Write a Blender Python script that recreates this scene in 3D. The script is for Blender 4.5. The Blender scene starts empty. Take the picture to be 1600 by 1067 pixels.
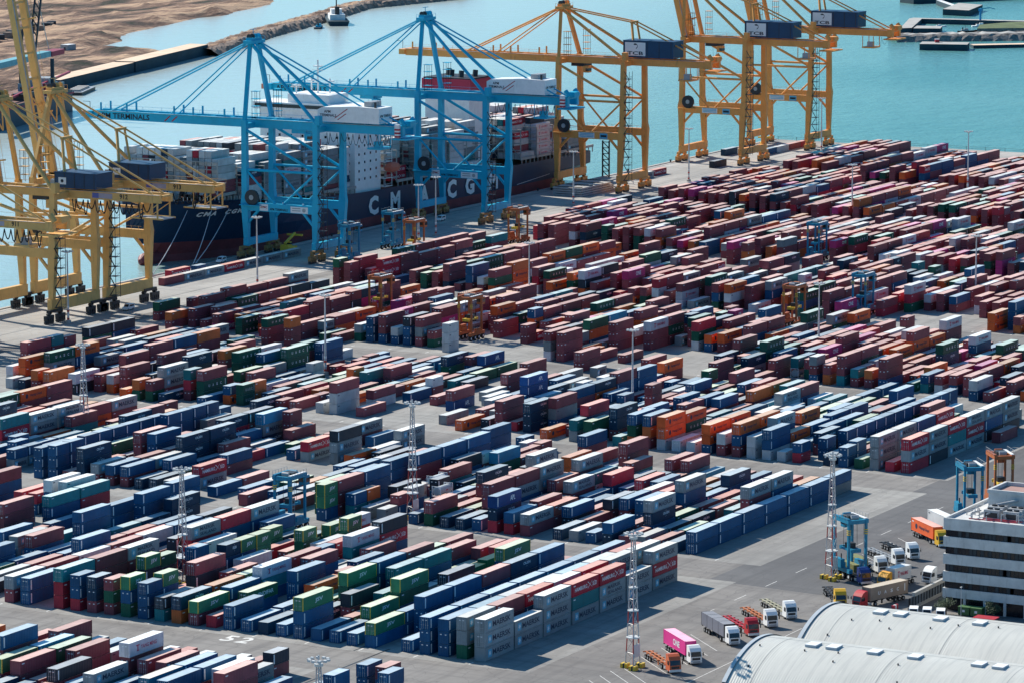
import bpy, math, random
from mathutils import Vector, Matrix
from mathutils.bvhtree import BVHTree
random.seed(11)
sc = bpy.context.scene
COL = sc.collection
R = math.radians

# ------------------------------------------------------------------ camera
CAM = Vector((-701.433, -386.056, 189.134)); YAW = 28.2902; PITCH = 8.8088; FPX = 6354.4
cd = bpy.data.cameras.new("camera"); co = bpy.data.objects.new("camera", cd); COL.objects.link(co)
co.location = CAM; co.rotation_euler = (R(90 - PITCH), 0, R(YAW - 90))
cd.sensor_width = 36.0; cd.lens = 36.0 * FPX / 1600.0; cd.clip_start = 5; cd.clip_end = 30000
sc.camera = co

def proj(x, y, z):
    dx, dy, dz = x - CAM.x, y - CAM.y, z - CAM.z
    cy, sy, cp, sp = math.cos(R(YAW)), math.sin(R(YAW)), math.cos(R(PITCH)), math.sin(R(PITCH))
    f = cy * dx + sy * dy; r = sy * dx - cy * dy
    d = f * cp - dz * sp; u = f * sp + dz * cp
    return 800 + FPX * r / d, 533.5 - FPX * u / d, d

# ------------------------------------------------------------------ light
SUN_DIR = Vector((3.2, 10.6, 8.53)).normalized()
w = bpy.data.worlds.new("World"); sc.world = w; w.use_nodes = True
nt = w.node_tree; nt.nodes.clear()
sky = nt.nodes.new("ShaderNodeTexSky"); sky.sky_type = 'NISHITA'; sky.sun_disc = False
sky.sun_elevation = math.asin(SUN_DIR.z); sky.sun_rotation = math.atan2(SUN_DIR.x, SUN_DIR.y)
sky.altitude = 100; sky.air_density = 1.0; sky.dust_density = 1.0; sky.ozone_density = 2.0
bg = nt.nodes.new("ShaderNodeBackground"); bg.inputs[1].default_value = 0.092
wo = nt.nodes.new("ShaderNodeOutputWorld")
tn = nt.nodes.new("ShaderNodeMix"); tn.data_type = 'RGBA'; tn.blend_type = 'MULTIPLY'; tn.inputs["Factor"].default_value = 1; tn.inputs["B"].default_value = (0.36, 0.83, 1.10, 1)   # added cyan tint on the sky, for bluer shadow fill
nt.links.new(sky.outputs[0], tn.inputs["A"]); nt.links.new(tn.outputs["Result"], bg.inputs[0]); nt.links.new(bg.outputs[0], wo.inputs[0])
sl = bpy.data.lights.new("sun", 'SUN'); sl.energy = 5.0; sl.angle = R(0.5); sl.color = (1.0, 0.93, 0.82)
so = bpy.data.objects.new("sun", sl); COL.objects.link(so)
so.rotation_euler = SUN_DIR.to_track_quat('Z', 'Y').to_euler()
so.location = (0, 0, 400)
sc.view_settings.view_transform = 'Standard'; sc.view_settings.look = 'None'
sc.view_settings.exposure = 0.45; sc.view_settings.gamma = 1.0

# ------------------------------------------------------------------ materials
MATS = {}
def mat(name, col, rough=0.55, var=0.12, scale=0.25, metal=0.0, spec=0.4, streak=0.0, corr=0.0, tint=False):
    if name in MATS: return MATS[name]
    m = bpy.data.materials.new(name); m.use_nodes = True
    t = m.node_tree; N = t.nodes; L = t.links
    b = N["Principled BSDF"]
    b.inputs["Roughness"].default_value = rough; b.inputs["Metallic"].default_value = metal
    b.inputs["Specular IOR Level"].default_value = spec
    g = N.new("ShaderNodeNewGeometry")
    n1 = N.new("ShaderNodeTexNoise"); n1.inputs["Scale"].default_value = scale; n1.inputs["Detail"].default_value = 6
    n1.inputs["Roughness"].default_value = 0.65
    L.new(g.outputs["Position"], n1.inputs["Vector"])
    mr = N.new("ShaderNodeMapRange"); mr.inputs[1].default_value = 0.3; mr.inputs[2].default_value = 0.7
    mr.inputs[3].default_value = 1 - var; mr.inputs[4].default_value = 1 + var
    L.new(n1.outputs["Fac"], mr.inputs[0])
    fac = mr.outputs[0]
    if tint:
        oi = N.new("ShaderNodeObjectInfo"); at = N.new("ShaderNodeAttribute"); at.attribute_name = "tint"
        ma = N.new("ShaderNodeMath"); ma.operation = 'MULTIPLY_ADD'; ma.inputs[1].default_value = 0.4; ma.inputs[2].default_value = 0.8
        L.new(oi.outputs["Random"], ma.inputs[0])
        mb = N.new("ShaderNodeMath"); mb.operation = 'ADD'; L.new(ma.outputs[0], mb.inputs[0]); L.new(at.outputs["Fac"], mb.inputs[1])
        mc = N.new("ShaderNodeMath"); mc.operation = 'MULTIPLY'; L.new(mb.outputs[0], mc.inputs[0]); L.new(fac, mc.inputs[1])
        fac = mc.outputs[0]
    vm = N.new("ShaderNodeVectorMath"); vm.operation = 'SCALE'; vm.inputs[0].default_value = col[:3]
    L.new(fac, vm.inputs["Scale"])
    out = vm.outputs[0]
    if streak > 0:   # rust and dirt runs, long in z and short in plan
        mp = N.new("ShaderNodeMapping"); mp.inputs["Scale"].default_value = (1.3, 1.3, 0.22)
        L.new(g.outputs["Position"], mp.inputs["Vector"])
        n2 = N.new("ShaderNodeTexNoise"); n2.inputs["Scale"].default_value = 1.0; n2.inputs["Detail"].default_value = 4
        L.new(mp.outputs[0], n2.inputs["Vector"])
        m2 = N.new("ShaderNodeMapRange"); m2.inputs[1].default_value = 0.58; m2.inputs[2].default_value = 0.78
        m2.inputs[3].default_value = 0; m2.inputs[4].default_value = streak
        L.new(n2.outputs["Fac"], m2.inputs[0])
        mx = N.new("ShaderNodeMix"); mx.data_type = 'RGBA'
        L.new(m2.outputs[0], mx.inputs["Factor"]); L.new(out, mx.inputs["A"])
        mx.inputs["B"].default_value = (0.09, 0.055, 0.04, 1)
        out = mx.outputs["Result"]
    L.new(out, b.inputs["Base Color"])
    if corr > 0:     # pressed corrugation of the steel sheet
        sx = N.new("ShaderNodeVectorMath"); sx.operation = 'DOT_PRODUCT'; sx.inputs[1].default_value = (1, 1, 0)
        L.new(g.outputs["Position"], sx.inputs[0])
        s2 = N.new("ShaderNodeMath"); s2.operation = 'MULTIPLY'; s2.inputs[1].default_value = 2 * math.pi / 0.56
        L.new(sx.outputs["Value"], s2.inputs[0])
        s3 = N.new("ShaderNodeMath"); s3.operation = 'SINE'; L.new(s2.outputs[0], s3.inputs[0])
        bp = N.new("ShaderNodeBump"); bp.inputs["Strength"].default_value = corr; bp.inputs["Distance"].default_value = 0.05
        L.new(s3.outputs[0], bp.inputs["Height"]); L.new(bp.outputs[0], b.inputs["Normal"])
    MATS[name] = m
    return m

# ------------------------------------------------------------------ text outlines
TXT = {}
def text_shape(s, off=0.022):
    if (s, off) in TXT: return TXT[(s, off)]
    c = bpy.data.curves.new("t", 'FONT'); c.body = s; c.resolution_u = 2; c.fill_mode = 'FRONT'; c.offset = off
    o = bpy.data.objects.new("t", c); COL.objects.link(o)
    dg = bpy.context.evaluated_depsgraph_get()
    me = bpy.data.meshes.new_from_object(o.evaluated_get(dg))
    vs = [(v.co.x, v.co.y) for v in me.vertices]; fs = [tuple(p.vertices) for p in me.polygons]
    x0 = min(v[0] for v in vs); x1 = max(v[0] for v in vs); y0 = min(v[1] for v in vs); y1 = max(v[1] for v in vs)
    vs = [((a - x0) / (x1 - x0), (b - y0) / (y1 - y0)) for a, b in vs]
    bpy.data.objects.remove(o); bpy.data.curves.remove(c); bpy.data.meshes.remove(me)
    TXT[(s, off)] = (vs, fs, (x1 - x0) / (y1 - y0))
    return TXT[(s, off)]

# ------------------------------------------------------------------ mesh builder
class MB:
    def __init__(self): self.v = []; self.f = []; self.m = []; self.mats = []; self.t = []; self.tint = 0.0
    def mi(self, mt):
        if mt not in self.mats: self.mats.append(mt)
        return self.mats.index(mt)
    def add(self, vs, fs, mt):
        n = len(self.v); i = self.mi(mt)
        self.v.extend(tuple(p) for p in vs)
        for f in fs: self.f.append(tuple(n + k for k in f)); self.m.append(i); self.t.append(self.tint)
    def box(self, x0, x1, y0, y1, z0, z1, mt, top=None):
        vs = [(x0, y0, z0), (x1, y0, z0), (x1, y1, z0), (x0, y1, z0), (x0, y0, z1), (x1, y0, z1), (x1, y1, z1), (x0, y1, z1)]
        self.add(vs, [(3, 2, 1, 0), (0, 1, 5, 4), (1, 2, 6, 5), (2, 3, 7, 6), (3, 0, 4, 7)], mt)
        n = len(self.v) - 8; self.f.append((n + 4, n + 5, n + 6, n + 7)); self.m.append(self.mi(top or mt)); self.t.append(self.tint)
    def quad(self, a, b, c, d, mt): self.add([a, b, c, d], [(0, 1, 2, 3)], mt)
    def beam(self, p, q, wd, ht, mt, up=(0, 0, 1)):
        p = Vector(p); q = Vector(q); d = (q - p).normalized(); up = Vector(up)
        if abs(d.dot(up)) > 0.99: up = Vector((1, 0, 0))
        s = d.cross(up).normalized(); u = s.cross(d)
        s = s * wd / 2; u = u * ht / 2
        vs = [p - s - u, p + s - u, p + s + u, p - s + u, q - s - u, q + s - u, q + s + u, q - s + u]
        self.add(vs, [(0, 1, 2, 3), (7, 6, 5, 4), (0, 4, 5, 1), (1, 5, 6, 2), (2, 6, 7, 3), (3, 7, 4, 0)], mt)
    def tube(self, p, q, r, mt, n=8, r2=None, cap=True):
        p = Vector(p); q = Vector(q); d = (q - p).normalized(); r2 = r if r2 is None else r2
        a = Vector((0, 0, 1)) if abs(d.z) < 0.9 else Vector((1, 0, 0))
        s = d.cross(a).normalized(); u = s.cross(d); vs = []
        for (c, rr) in ((p, r), (q, r2)):
            for i in range(n):
                t = 2 * math.pi * i / n; vs.append(c + s * (rr * math.cos(t)) + u * (rr * math.sin(t)))
        fs = [(i, (i + 1) % n, n + (i + 1) % n, n + i) for i in range(n)]
        if cap: fs += [tuple(range(n))[::-1], tuple(range(n, 2 * n))]
        self.add(vs, fs, mt)
    def path(self, pts, r, mt, n=4):
        for a, b in zip(pts, pts[1:]): self.tube(a, b, r, mt, n, cap=False)
    def loft(self, secs, mt):     # secs: ((x,y,z), wx, wy), rectangles stacked
        vs = []
        for (c, a, b) in secs:
            x, y, z = c; vs += [(x - a / 2, y - b / 2, z), (x + a / 2, y - b / 2, z), (x + a / 2, y + b / 2, z), (x - a / 2, y + b / 2, z)]
        fs = [(3, 2, 1, 0)]
        for k in range(len(secs) - 1):
            o = 4 * k
            for i in range(4): fs.append((o + i, o + (i + 1) % 4, o + 4 + (i + 1) % 4, o + 4 + i))
        o = 4 * (len(secs) - 1); fs.append((o, o + 1, o + 2, o + 3))
        self.add(vs, fs, mt)
    def prism(self, pts, z0, z1, mt, top=None):
        n = len(pts); vs = [(x, y, z0) for x, y in pts] + [(x, y, z1) for x, y in pts]
        self.add(vs, [(i, (i + 1) % n, n + (i + 1) % n, n + i) for i in range(n)], mt)
        self.add([(x, y, z1) for x, y in pts], [tuple(range(n))], top or mt)
    def text(self, s, o, xd, yd, h, mt, wd=None, centre=False, off=0.022):
        vs, fs, asp = text_shape(s, off); o = Vector(o); xd = Vector(xd); yd = Vector(yd)
        wd = wd or h * asp
        if centre: o = o - xd * wd / 2 - yd * h / 2
        self.add([o + xd * (a * wd) + yd * (b * h) for a, b in vs], fs, mt)
    def ob(self, name, parent=None, loc=None, rz=None, smooth=False):
        me = bpy.data.meshes.new(name); me.from_pydata(self.v, [], self.f)
        for mt in self.mats: me.materials.append(mt)
        me.polygons.foreach_set("material_index", self.m)
        if any(self.t):
            a = me.attributes.new("tint", 'FLOAT', 'FACE'); a.data.foreach_set("value", self.t)
        if smooth: me.polygons.foreach_set("use_smooth", [True] * len(self.f))
        me.update()
        o = bpy.data.objects.new(name, me); COL.objects.link(o)
        if parent: o.parent = parent
        if loc: o.location = loc
        if rz is not None: o.rotation_euler = (0, 0, rz)
        return o

def tag(o, label, cat, group=None, kind=None):
    o["label"] = label; o["category"] = cat
    if group: o["group"] = group
    if kind: o["kind"] = kind
    return o
def empty(name, loc, label, cat, rz=0.0, group=None):
    o = bpy.data.objects.new(name, None); COL.objects.link(o); o.empty_display_size = 1
    o.location = loc; o.rotation_euler = (0, 0, rz)
    return tag(o, label, cat, group)
def copy_tree(o, parent=None):
    c = o.copy(); COL.objects.link(c)
    if parent: c.parent = parent
    for ch in list(o.children): copy_tree(ch, c)
    return c
ONES = "zeroth first second third fourth fifth sixth seventh eighth ninth tenth eleventh twelfth thirteenth fourteenth fifteenth sixteenth seventeenth eighteenth nineteenth".split()
TENS = {2: "twent", 3: "thirt", 4: "fort", 5: "fift", 6: "sixt", 7: "sevent"}
def ordw(n):
    if n < 20: return ONES[n]
    a, b = divmod(n, 10)
    return TENS[a] + "ieth" if b == 0 else TENS[a] + "y-" + ONES[b]

# common materials
STEEL = mat("galvanised_steel", (0.36, 0.37, 0.38), 0.45, 0.15, 0.6)
DARK = mat("dark_steel", (0.03, 0.033, 0.038), 0.5, 0.2)
RUBBER = mat("tyre_rubber", (0.018, 0.018, 0.02), 0.8, 0.2)
GLASS = mat("dark_glass", (0.012, 0.018, 0.025), 0.12, 0.1, spec=0.6)
WHITE = mat("white_paint", (0.84, 0.84, 0.82), 0.5, 0.08, 0.4, streak=0.15)
SIGNW = mat("sign_white", (0.78, 0.78, 0.77), 0.5, 0.03)
BLACKP = mat("black_print", (0.012, 0.016, 0.03), 0.6, 0.05)
REDP = mat("red_paint", (0.42, 0.03, 0.045), 0.5, 0.12)
YELLOWP = mat("yellow_paint", (0.72, 0.48, 0.05), 0.5, 0.15, streak=0.25)
CONC = mat("concrete", (0.40, 0.385, 0.36), 0.85, 0.18, 0.12, streak=0.2)
BLUEC = mat("crane_blue", (0.005, 0.40, 0.60), 0.45, 0.12, 0.15, streak=0.08)
YELC = mat("crane_yellow", (0.80, 0.345, 0.085), 0.5, 0.14, 0.15, streak=0.3)
YELD = mat("crane_ochre", (0.72, 0.43, 0.14), 0.5, 0.14, 0.15, streak=0.35)
CARB = mat("carrier_blue", (0.006, 0.20, 0.34), 0.5, 0.2, 0.5, streak=0.3)
ORAC = mat("carrier_orange", (0.42, 0.12, 0.04), 0.5, 0.14, 0.3, streak=0.3)
RUSTG = mat("bogie_ochre", (0.34, 0.20, 0.08), 0.7, 0.5, 0.9)
# ------------------------------------------------------------------ ground, water
def ground_mat(name, col, dark, sc1, var=0.16, slab=False):
    m = bpy.data.materials.new(name); m.use_nodes = True; t = m.node_tree; N = t.nodes; L = t.links
    b = N["Principled BSDF"]; b.inputs["Roughness"].default_value = 0.9; b.inputs["Specular IOR Level"].default_value = 0.2
    g = N.new("ShaderNodeNewGeometry")
    def noise(scale, stretch, detail=6):
        mp = N.new("ShaderNodeMapping"); mp.inputs["Scale"].default_value = stretch; L.new(g.outputs["Position"], mp.inputs["Vector"])
        n = N.new("ShaderNodeTexNoise"); n.inputs["Scale"].default_value = scale; n.inputs["Detail"].default_value = detail
        n.inputs["Roughness"].default_value = 0.7; L.new(mp.outputs[0], n.inputs["Vector"]); return n.outputs["Fac"]
    def rng(src, a, bb, c, d):
        r = N.new("ShaderNodeMapRange"); r.inputs[1].default_value = a; r.inputs[2].default_value = bb
        r.inputs[3].default_value = c; r.inputs[4].default_value = d; L.new(src, r.inputs[0]); return r.outputs[0]
    f1 = rng(noise(sc1, (1, 1, 1)), 0.3, 0.7, 1 - var, 1 + var)
    f2 = rng(noise(0.35, (0.06, 1, 1)), 0.46, 0.72, 0, 0.65)     # tyre marks along the rows
    f3 = rng(noise(0.35, (1, 0.06, 1)), 0.48, 0.72, 0, 0.55)   # and across them, in the lanes
    f4 = rng(noise(1.6, (1, 1, 1), 8), 0.62, 0.8, 0, 0.5)      # oil and patches
    v = N.new("ShaderNodeVectorMath"); v.operation = 'SCALE'; v.inputs[0].default_value = col; L.new(f1, v.inputs["Scale"])
    f0 = rng(noise(0.012, (1, 1, 1), 3), 0.45, 0.62, 0, 0.4)   # broad areas of newer, darker surfacing
    out = v.outputs[0]
    for f in (f0, f2, f3, f4):
        x = N.new("ShaderNodeMix"); x.data_type = 'RGBA'; L.new(f, x.inputs["Factor"]); L.new(out, x.inputs["A"])
        x.inputs["B"].default_value = dark + (1,); out = x.outputs["Result"]
    vo = N.new("ShaderNodeTexVoronoi"); vo.feature = 'DISTANCE_TO_EDGE'; vo.inputs["Scale"].default_value = 0.11
    wv = N.new("ShaderNodeVectorMath"); wv.operation = 'ADD'; nn_ = N.new("ShaderNodeTexNoise"); nn_.inputs["Scale"].default_value = .25; nn_.inputs["Detail"].default_value = 4; L.new(g.outputs["Position"], nn_.inputs["Vector"])
    sv = N.new("ShaderNodeVectorMath"); sv.operation = 'SCALE'; sv.inputs["Scale"].default_value = 5; L.new(nn_.outputs["Color"], sv.inputs[0]); L.new(g.outputs["Position"], wv.inputs[0]); L.new(sv.outputs[0], wv.inputs[1]); L.new(wv.outputs[0], vo.inputs["Vector"])
    fc = rng(vo.outputs["Distance"], 0.0, 0.018, .45, 0)      # cracks and patched joints
    x = N.new("ShaderNodeMix"); x.data_type = 'RGBA'; L.new(fc, x.inputs["Factor"]); L.new(out, x.inputs["A"]); x.inputs["B"].default_value = dark + (1,); out = x.outputs["Result"]
    if slab:
        br = N.new("ShaderNodeTexBrick"); br.inputs["Scale"].default_value = 1; br.inputs["Mortar Size"].default_value = .05; br.inputs["Brick Width"].default_value = 12; br.inputs["Row Height"].default_value = 6; L.new(g.outputs["Position"], br.inputs["Vector"])
        fb = rng(br.outputs["Fac"], 0, 1, 0, .5)
        x = N.new("ShaderNodeMix"); x.data_type = 'RGBA'; L.new(fb, x.inputs["Factor"]); L.new(out, x.inputs["A"]); x.inputs["B"].default_value = dark + (1,); out = x.outputs["Result"]
    L.new(out, b.inputs["Base Color"])
    MATS[name] = m; return m
ASPH = ground_mat("yard_asphalt", (0.255, 0.24, 0.225), (0.11, 0.105, 0.105), 0.05)
PADM = ground_mat("pad_concrete", (0.33, 0.32, 0.30), (0.17, 0.165, 0.16), 0.08, slab=True)
QUAYM = ground_mat("quay_concrete", (0.42, 0.40, 0.37), (0.22, 0.21, 0.20), 0.05, slab=True)
LINE = mat("road_paint", (0.66, 0.65, 0.62), 0.8, 0.25, 1.2)

b = MB()
X0, X1, YQ = -420, 948, 368.5
b.prism([(X0, -420), (X1, -420), (X1, YQ), (X0, YQ)], -6, 0, CONC, ASPH)
tag(b.ob("ground"), "grey asphalt ground of the container yard", "ground", kind="structure")
b = MB(); b.quad((X0, 322, .006), (X1 - .5, 322, .006), (X1 - .5, YQ - 1.2, .006), (X0, YQ - 1.2, .006), QUAYM)
b.quad((905, -420, .006), (X1 - .5, -420, .006), (X1 - .5, 322, .006), (905, 322, .006), QUAYM)
tag(b.ob("quay"), "pale concrete quay apron beside the water", "quay", kind="structure")
DASPH = ground_mat("dark_asphalt", (0.15, 0.148, 0.15), (0.085, 0.085, 0.09), 0.04, .12)
b = MB(); b.quad((58, -420, .003), (345, -420, .003), (345, -8, .003), (92, -8, .003), DASPH)
tag(b.ob("road"), "darker asphalt of the lorry area on the right", "road", kind="structure")
b = MB()
for k in range(-1, 8): 
    y0 = {0: -14.5, 1: -12, 2: -10}.get(k, -9 if k > 0 else 24)
    if k > 2: y0 = -180
    b.quad((115 * k - 4, y0, .004), (115 * k + 93, y0, .004), (115 * k + 93, 316, .004), (115 * k - 4, 316, .004), PADM)
tag(b.ob("pavement"), "paler concrete pads under the container rows", "pavement", kind="structure")
b = MB()
def strip(p, q, wd, mt=LINE, z=.010):
    p = Vector((*p, z)); q = Vector((*q, z)); s = (q - p).normalized().cross(Vector((0, 0, 1))) * wd / 2
    b.quad(p - s, q - s, q + s, p + s, mt)
b.text("5", (-8.9, 55.6, .010), (0, -1, 0), (1, 0, 0), 5.0, LINE, 2.7); b.text("2", (-8.9, 51.8, .010), (0, -1, 0), (1, 0, 0), 5.0, LINE, 2.9)
for i in range(11):     # slanting parking stalls beside the lorries
    x = -4 + i * 4.6
    if i not in (4,): strip((x, -28), (x - 11, -39.3), .14)
for i in range(8):
    x = 118 + i * 5.2; strip((x, -27), (x - 10, -37), .14)
for i in range(9): strip((60 + i * 16, -22), (66 + i * 16, -22), .16)
strip((2, -46), (58, -46), .16); strip((100, 11), (112, 11), .12)
for y in (336, 365): strip((X0, y), (X1 - 2, y), .35, DARK, .012)
strip((-60, 20.3), (1, 20.3), .5, DARK, .008); strip((-4, 26), (116, 26), .4, DARK, .009)
for k in range(0, 8):
    for j in range(0, 72, 3):
        strip((115 * k - 3.2, 4.275 * j - .4), (115 * k - 1.2, 4.275 * j - .4), .3)
tag(b.ob("road_markings"), "white painted lines and numbers on the asphalt", "road markings", kind="structure")
b = MB(); b.box(X0, X1, YQ - 1.2, YQ + .3, -.5, .28, CONC)
for i in range(60): b.box(X0 + 20 * i + 160, X0 + 20 * i + 161.2, YQ + .3, YQ + 1.2, -2.4, -.6, RUBBER)
tag(b.ob("quay_kerb"), "concrete kerb with rubber fenders along the quay edge", "kerb", kind="structure")

m = bpy.data.materials.new("harbour_water"); m.use_nodes = True; t = m.node_tree; N = t.nodes; L = t.links
pb = N["Principled BSDF"]; pb.inputs["Roughness"].default_value = 0.16; pb.inputs["IOR"].default_value = 1.33
g = N.new("ShaderNodeNewGeometry")
n0 = N.new("ShaderNodeTexNoise"); n0.inputs["Scale"].default_value = 0.006; n0.inputs["Detail"].default_value = 4; L.new(g.outputs["Position"], n0.inputs["Vector"])
rp = N.new("ShaderNodeValToRGB"); rp.color_ramp.elements[0].position = .35; rp.color_ramp.elements[1].position = .65
rp.color_ramp.elements[0].color = (0.085, 0.265, 0.265, 1); rp.color_ramp.elements[1].color = (0.125, 0.32, 0.315, 1)
L.new(n0.outputs["Fac"], rp.inputs[0])
hs = None
for s, st, sx in ((0.11, 1.0, .8), (0.45, 0.5, 1), (1.4, .22, 1)):
    mp = N.new("ShaderNodeMapping"); mp.inputs["Scale"].default_value = (sx, 1, 1); mp.inputs["Rotation"].default_value = (0, 0, R(35)); L.new(g.outputs["Position"], mp.inputs["Vector"])
    n = N.new("ShaderNodeTexNoise"); n.inputs["Scale"].default_value = s; n.inputs["Detail"].default_value = 3; L.new(mp.outputs[0], n.inputs["Vector"])
    mu = N.new("ShaderNodeMath"); mu.operation = 'MULTIPLY_ADD'; mu.inputs[1].default_value = st; L.new(n.outputs["Fac"], mu.inputs[0])
    if hs: L.new(hs, mu.inputs[2])
    else: mu.inputs[2].default_value = 0
    hs = mu.outputs[0]
bp = N.new("ShaderNodeBump"); bp.inputs["Strength"].default_value = 0.85; bp.inputs["Distance"].default_value = 1.6
# the sheltered inner basin lies calmer than the open channel on the right
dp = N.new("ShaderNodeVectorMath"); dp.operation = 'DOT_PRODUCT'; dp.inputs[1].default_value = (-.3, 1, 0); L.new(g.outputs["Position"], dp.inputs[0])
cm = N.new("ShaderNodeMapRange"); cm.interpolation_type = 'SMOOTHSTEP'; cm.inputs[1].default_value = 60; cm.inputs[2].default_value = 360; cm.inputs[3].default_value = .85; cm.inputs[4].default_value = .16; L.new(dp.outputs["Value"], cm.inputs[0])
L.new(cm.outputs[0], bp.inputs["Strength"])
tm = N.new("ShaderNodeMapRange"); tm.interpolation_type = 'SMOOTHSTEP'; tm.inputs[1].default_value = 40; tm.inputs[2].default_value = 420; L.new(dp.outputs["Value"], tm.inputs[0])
tx = N.new("ShaderNodeMix"); tx.data_type = 'RGBA'; tx.inputs["B"].default_value = (0.46, 0.53, 0.50, 1); L.new(tm.outputs[0], tx.inputs["Factor"]); L.new(rp.outputs[0], tx.inputs["A"]); L.new(tx.outputs["Result"], pb.inputs["Base Color"])  # pale sky reflection on the left-hand water, painted into its base colour
L.new(hs, bp.inputs["Height"]); L.new(bp.outputs[0], pb.inputs["Normal"])
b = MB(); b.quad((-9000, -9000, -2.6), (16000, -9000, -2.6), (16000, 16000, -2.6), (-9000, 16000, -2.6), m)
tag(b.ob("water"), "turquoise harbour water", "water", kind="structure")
# ------------------------------------------------------------------ containers
HX, RP, SLOT, BLK = 6.3385, 4.275, 12.677, 115.0
CW = 2.438
#        side                    roof (bleached and dusty, sky gloss painted in)    words
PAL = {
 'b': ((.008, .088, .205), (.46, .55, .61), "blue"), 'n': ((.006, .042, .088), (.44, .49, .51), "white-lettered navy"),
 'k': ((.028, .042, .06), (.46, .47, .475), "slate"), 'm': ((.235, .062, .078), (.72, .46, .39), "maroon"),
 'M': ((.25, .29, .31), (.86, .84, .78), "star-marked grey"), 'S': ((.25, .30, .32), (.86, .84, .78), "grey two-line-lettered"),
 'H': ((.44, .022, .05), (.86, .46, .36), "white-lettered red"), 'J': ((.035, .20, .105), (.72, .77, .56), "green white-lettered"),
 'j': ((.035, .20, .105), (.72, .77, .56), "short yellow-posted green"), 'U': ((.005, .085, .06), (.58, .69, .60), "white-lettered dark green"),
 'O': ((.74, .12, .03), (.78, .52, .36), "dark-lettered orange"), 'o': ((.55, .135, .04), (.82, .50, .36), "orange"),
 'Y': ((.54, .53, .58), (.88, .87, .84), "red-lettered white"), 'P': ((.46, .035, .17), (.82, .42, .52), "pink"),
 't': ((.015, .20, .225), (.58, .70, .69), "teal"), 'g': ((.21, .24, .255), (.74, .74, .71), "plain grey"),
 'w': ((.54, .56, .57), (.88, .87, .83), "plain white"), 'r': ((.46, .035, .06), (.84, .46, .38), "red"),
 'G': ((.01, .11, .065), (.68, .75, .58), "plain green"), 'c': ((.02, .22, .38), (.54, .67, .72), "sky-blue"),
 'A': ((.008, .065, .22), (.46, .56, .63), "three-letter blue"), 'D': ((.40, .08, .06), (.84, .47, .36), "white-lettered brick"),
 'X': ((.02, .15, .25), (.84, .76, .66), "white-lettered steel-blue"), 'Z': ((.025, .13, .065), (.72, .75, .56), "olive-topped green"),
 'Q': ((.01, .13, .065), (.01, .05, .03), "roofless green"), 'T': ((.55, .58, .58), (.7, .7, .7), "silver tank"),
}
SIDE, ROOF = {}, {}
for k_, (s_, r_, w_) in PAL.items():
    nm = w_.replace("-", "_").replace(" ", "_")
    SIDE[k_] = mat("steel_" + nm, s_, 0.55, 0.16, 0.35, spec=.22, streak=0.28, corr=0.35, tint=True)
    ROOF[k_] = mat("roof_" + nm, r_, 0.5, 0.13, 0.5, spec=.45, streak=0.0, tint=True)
FRAME = mat("container_rail", (.09, .09, .10), .6, .2)
POSTY = mat("post_yellow", (.66, .45, .06), .5, .12)
LETW = mat("lettering_white", (.78, .79, .80), .6, .05); LETD = mat("lettering_navy", (.015, .03, .07), .6, .05)
LETR = mat("lettering_red", (.50, .04, .10), .6, .05); STAR = mat("star_blue", (.10, .42, .60), .5, .05)
RODS = mat("lock_rods", (.42, .43, .44), .4, .1)

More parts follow.
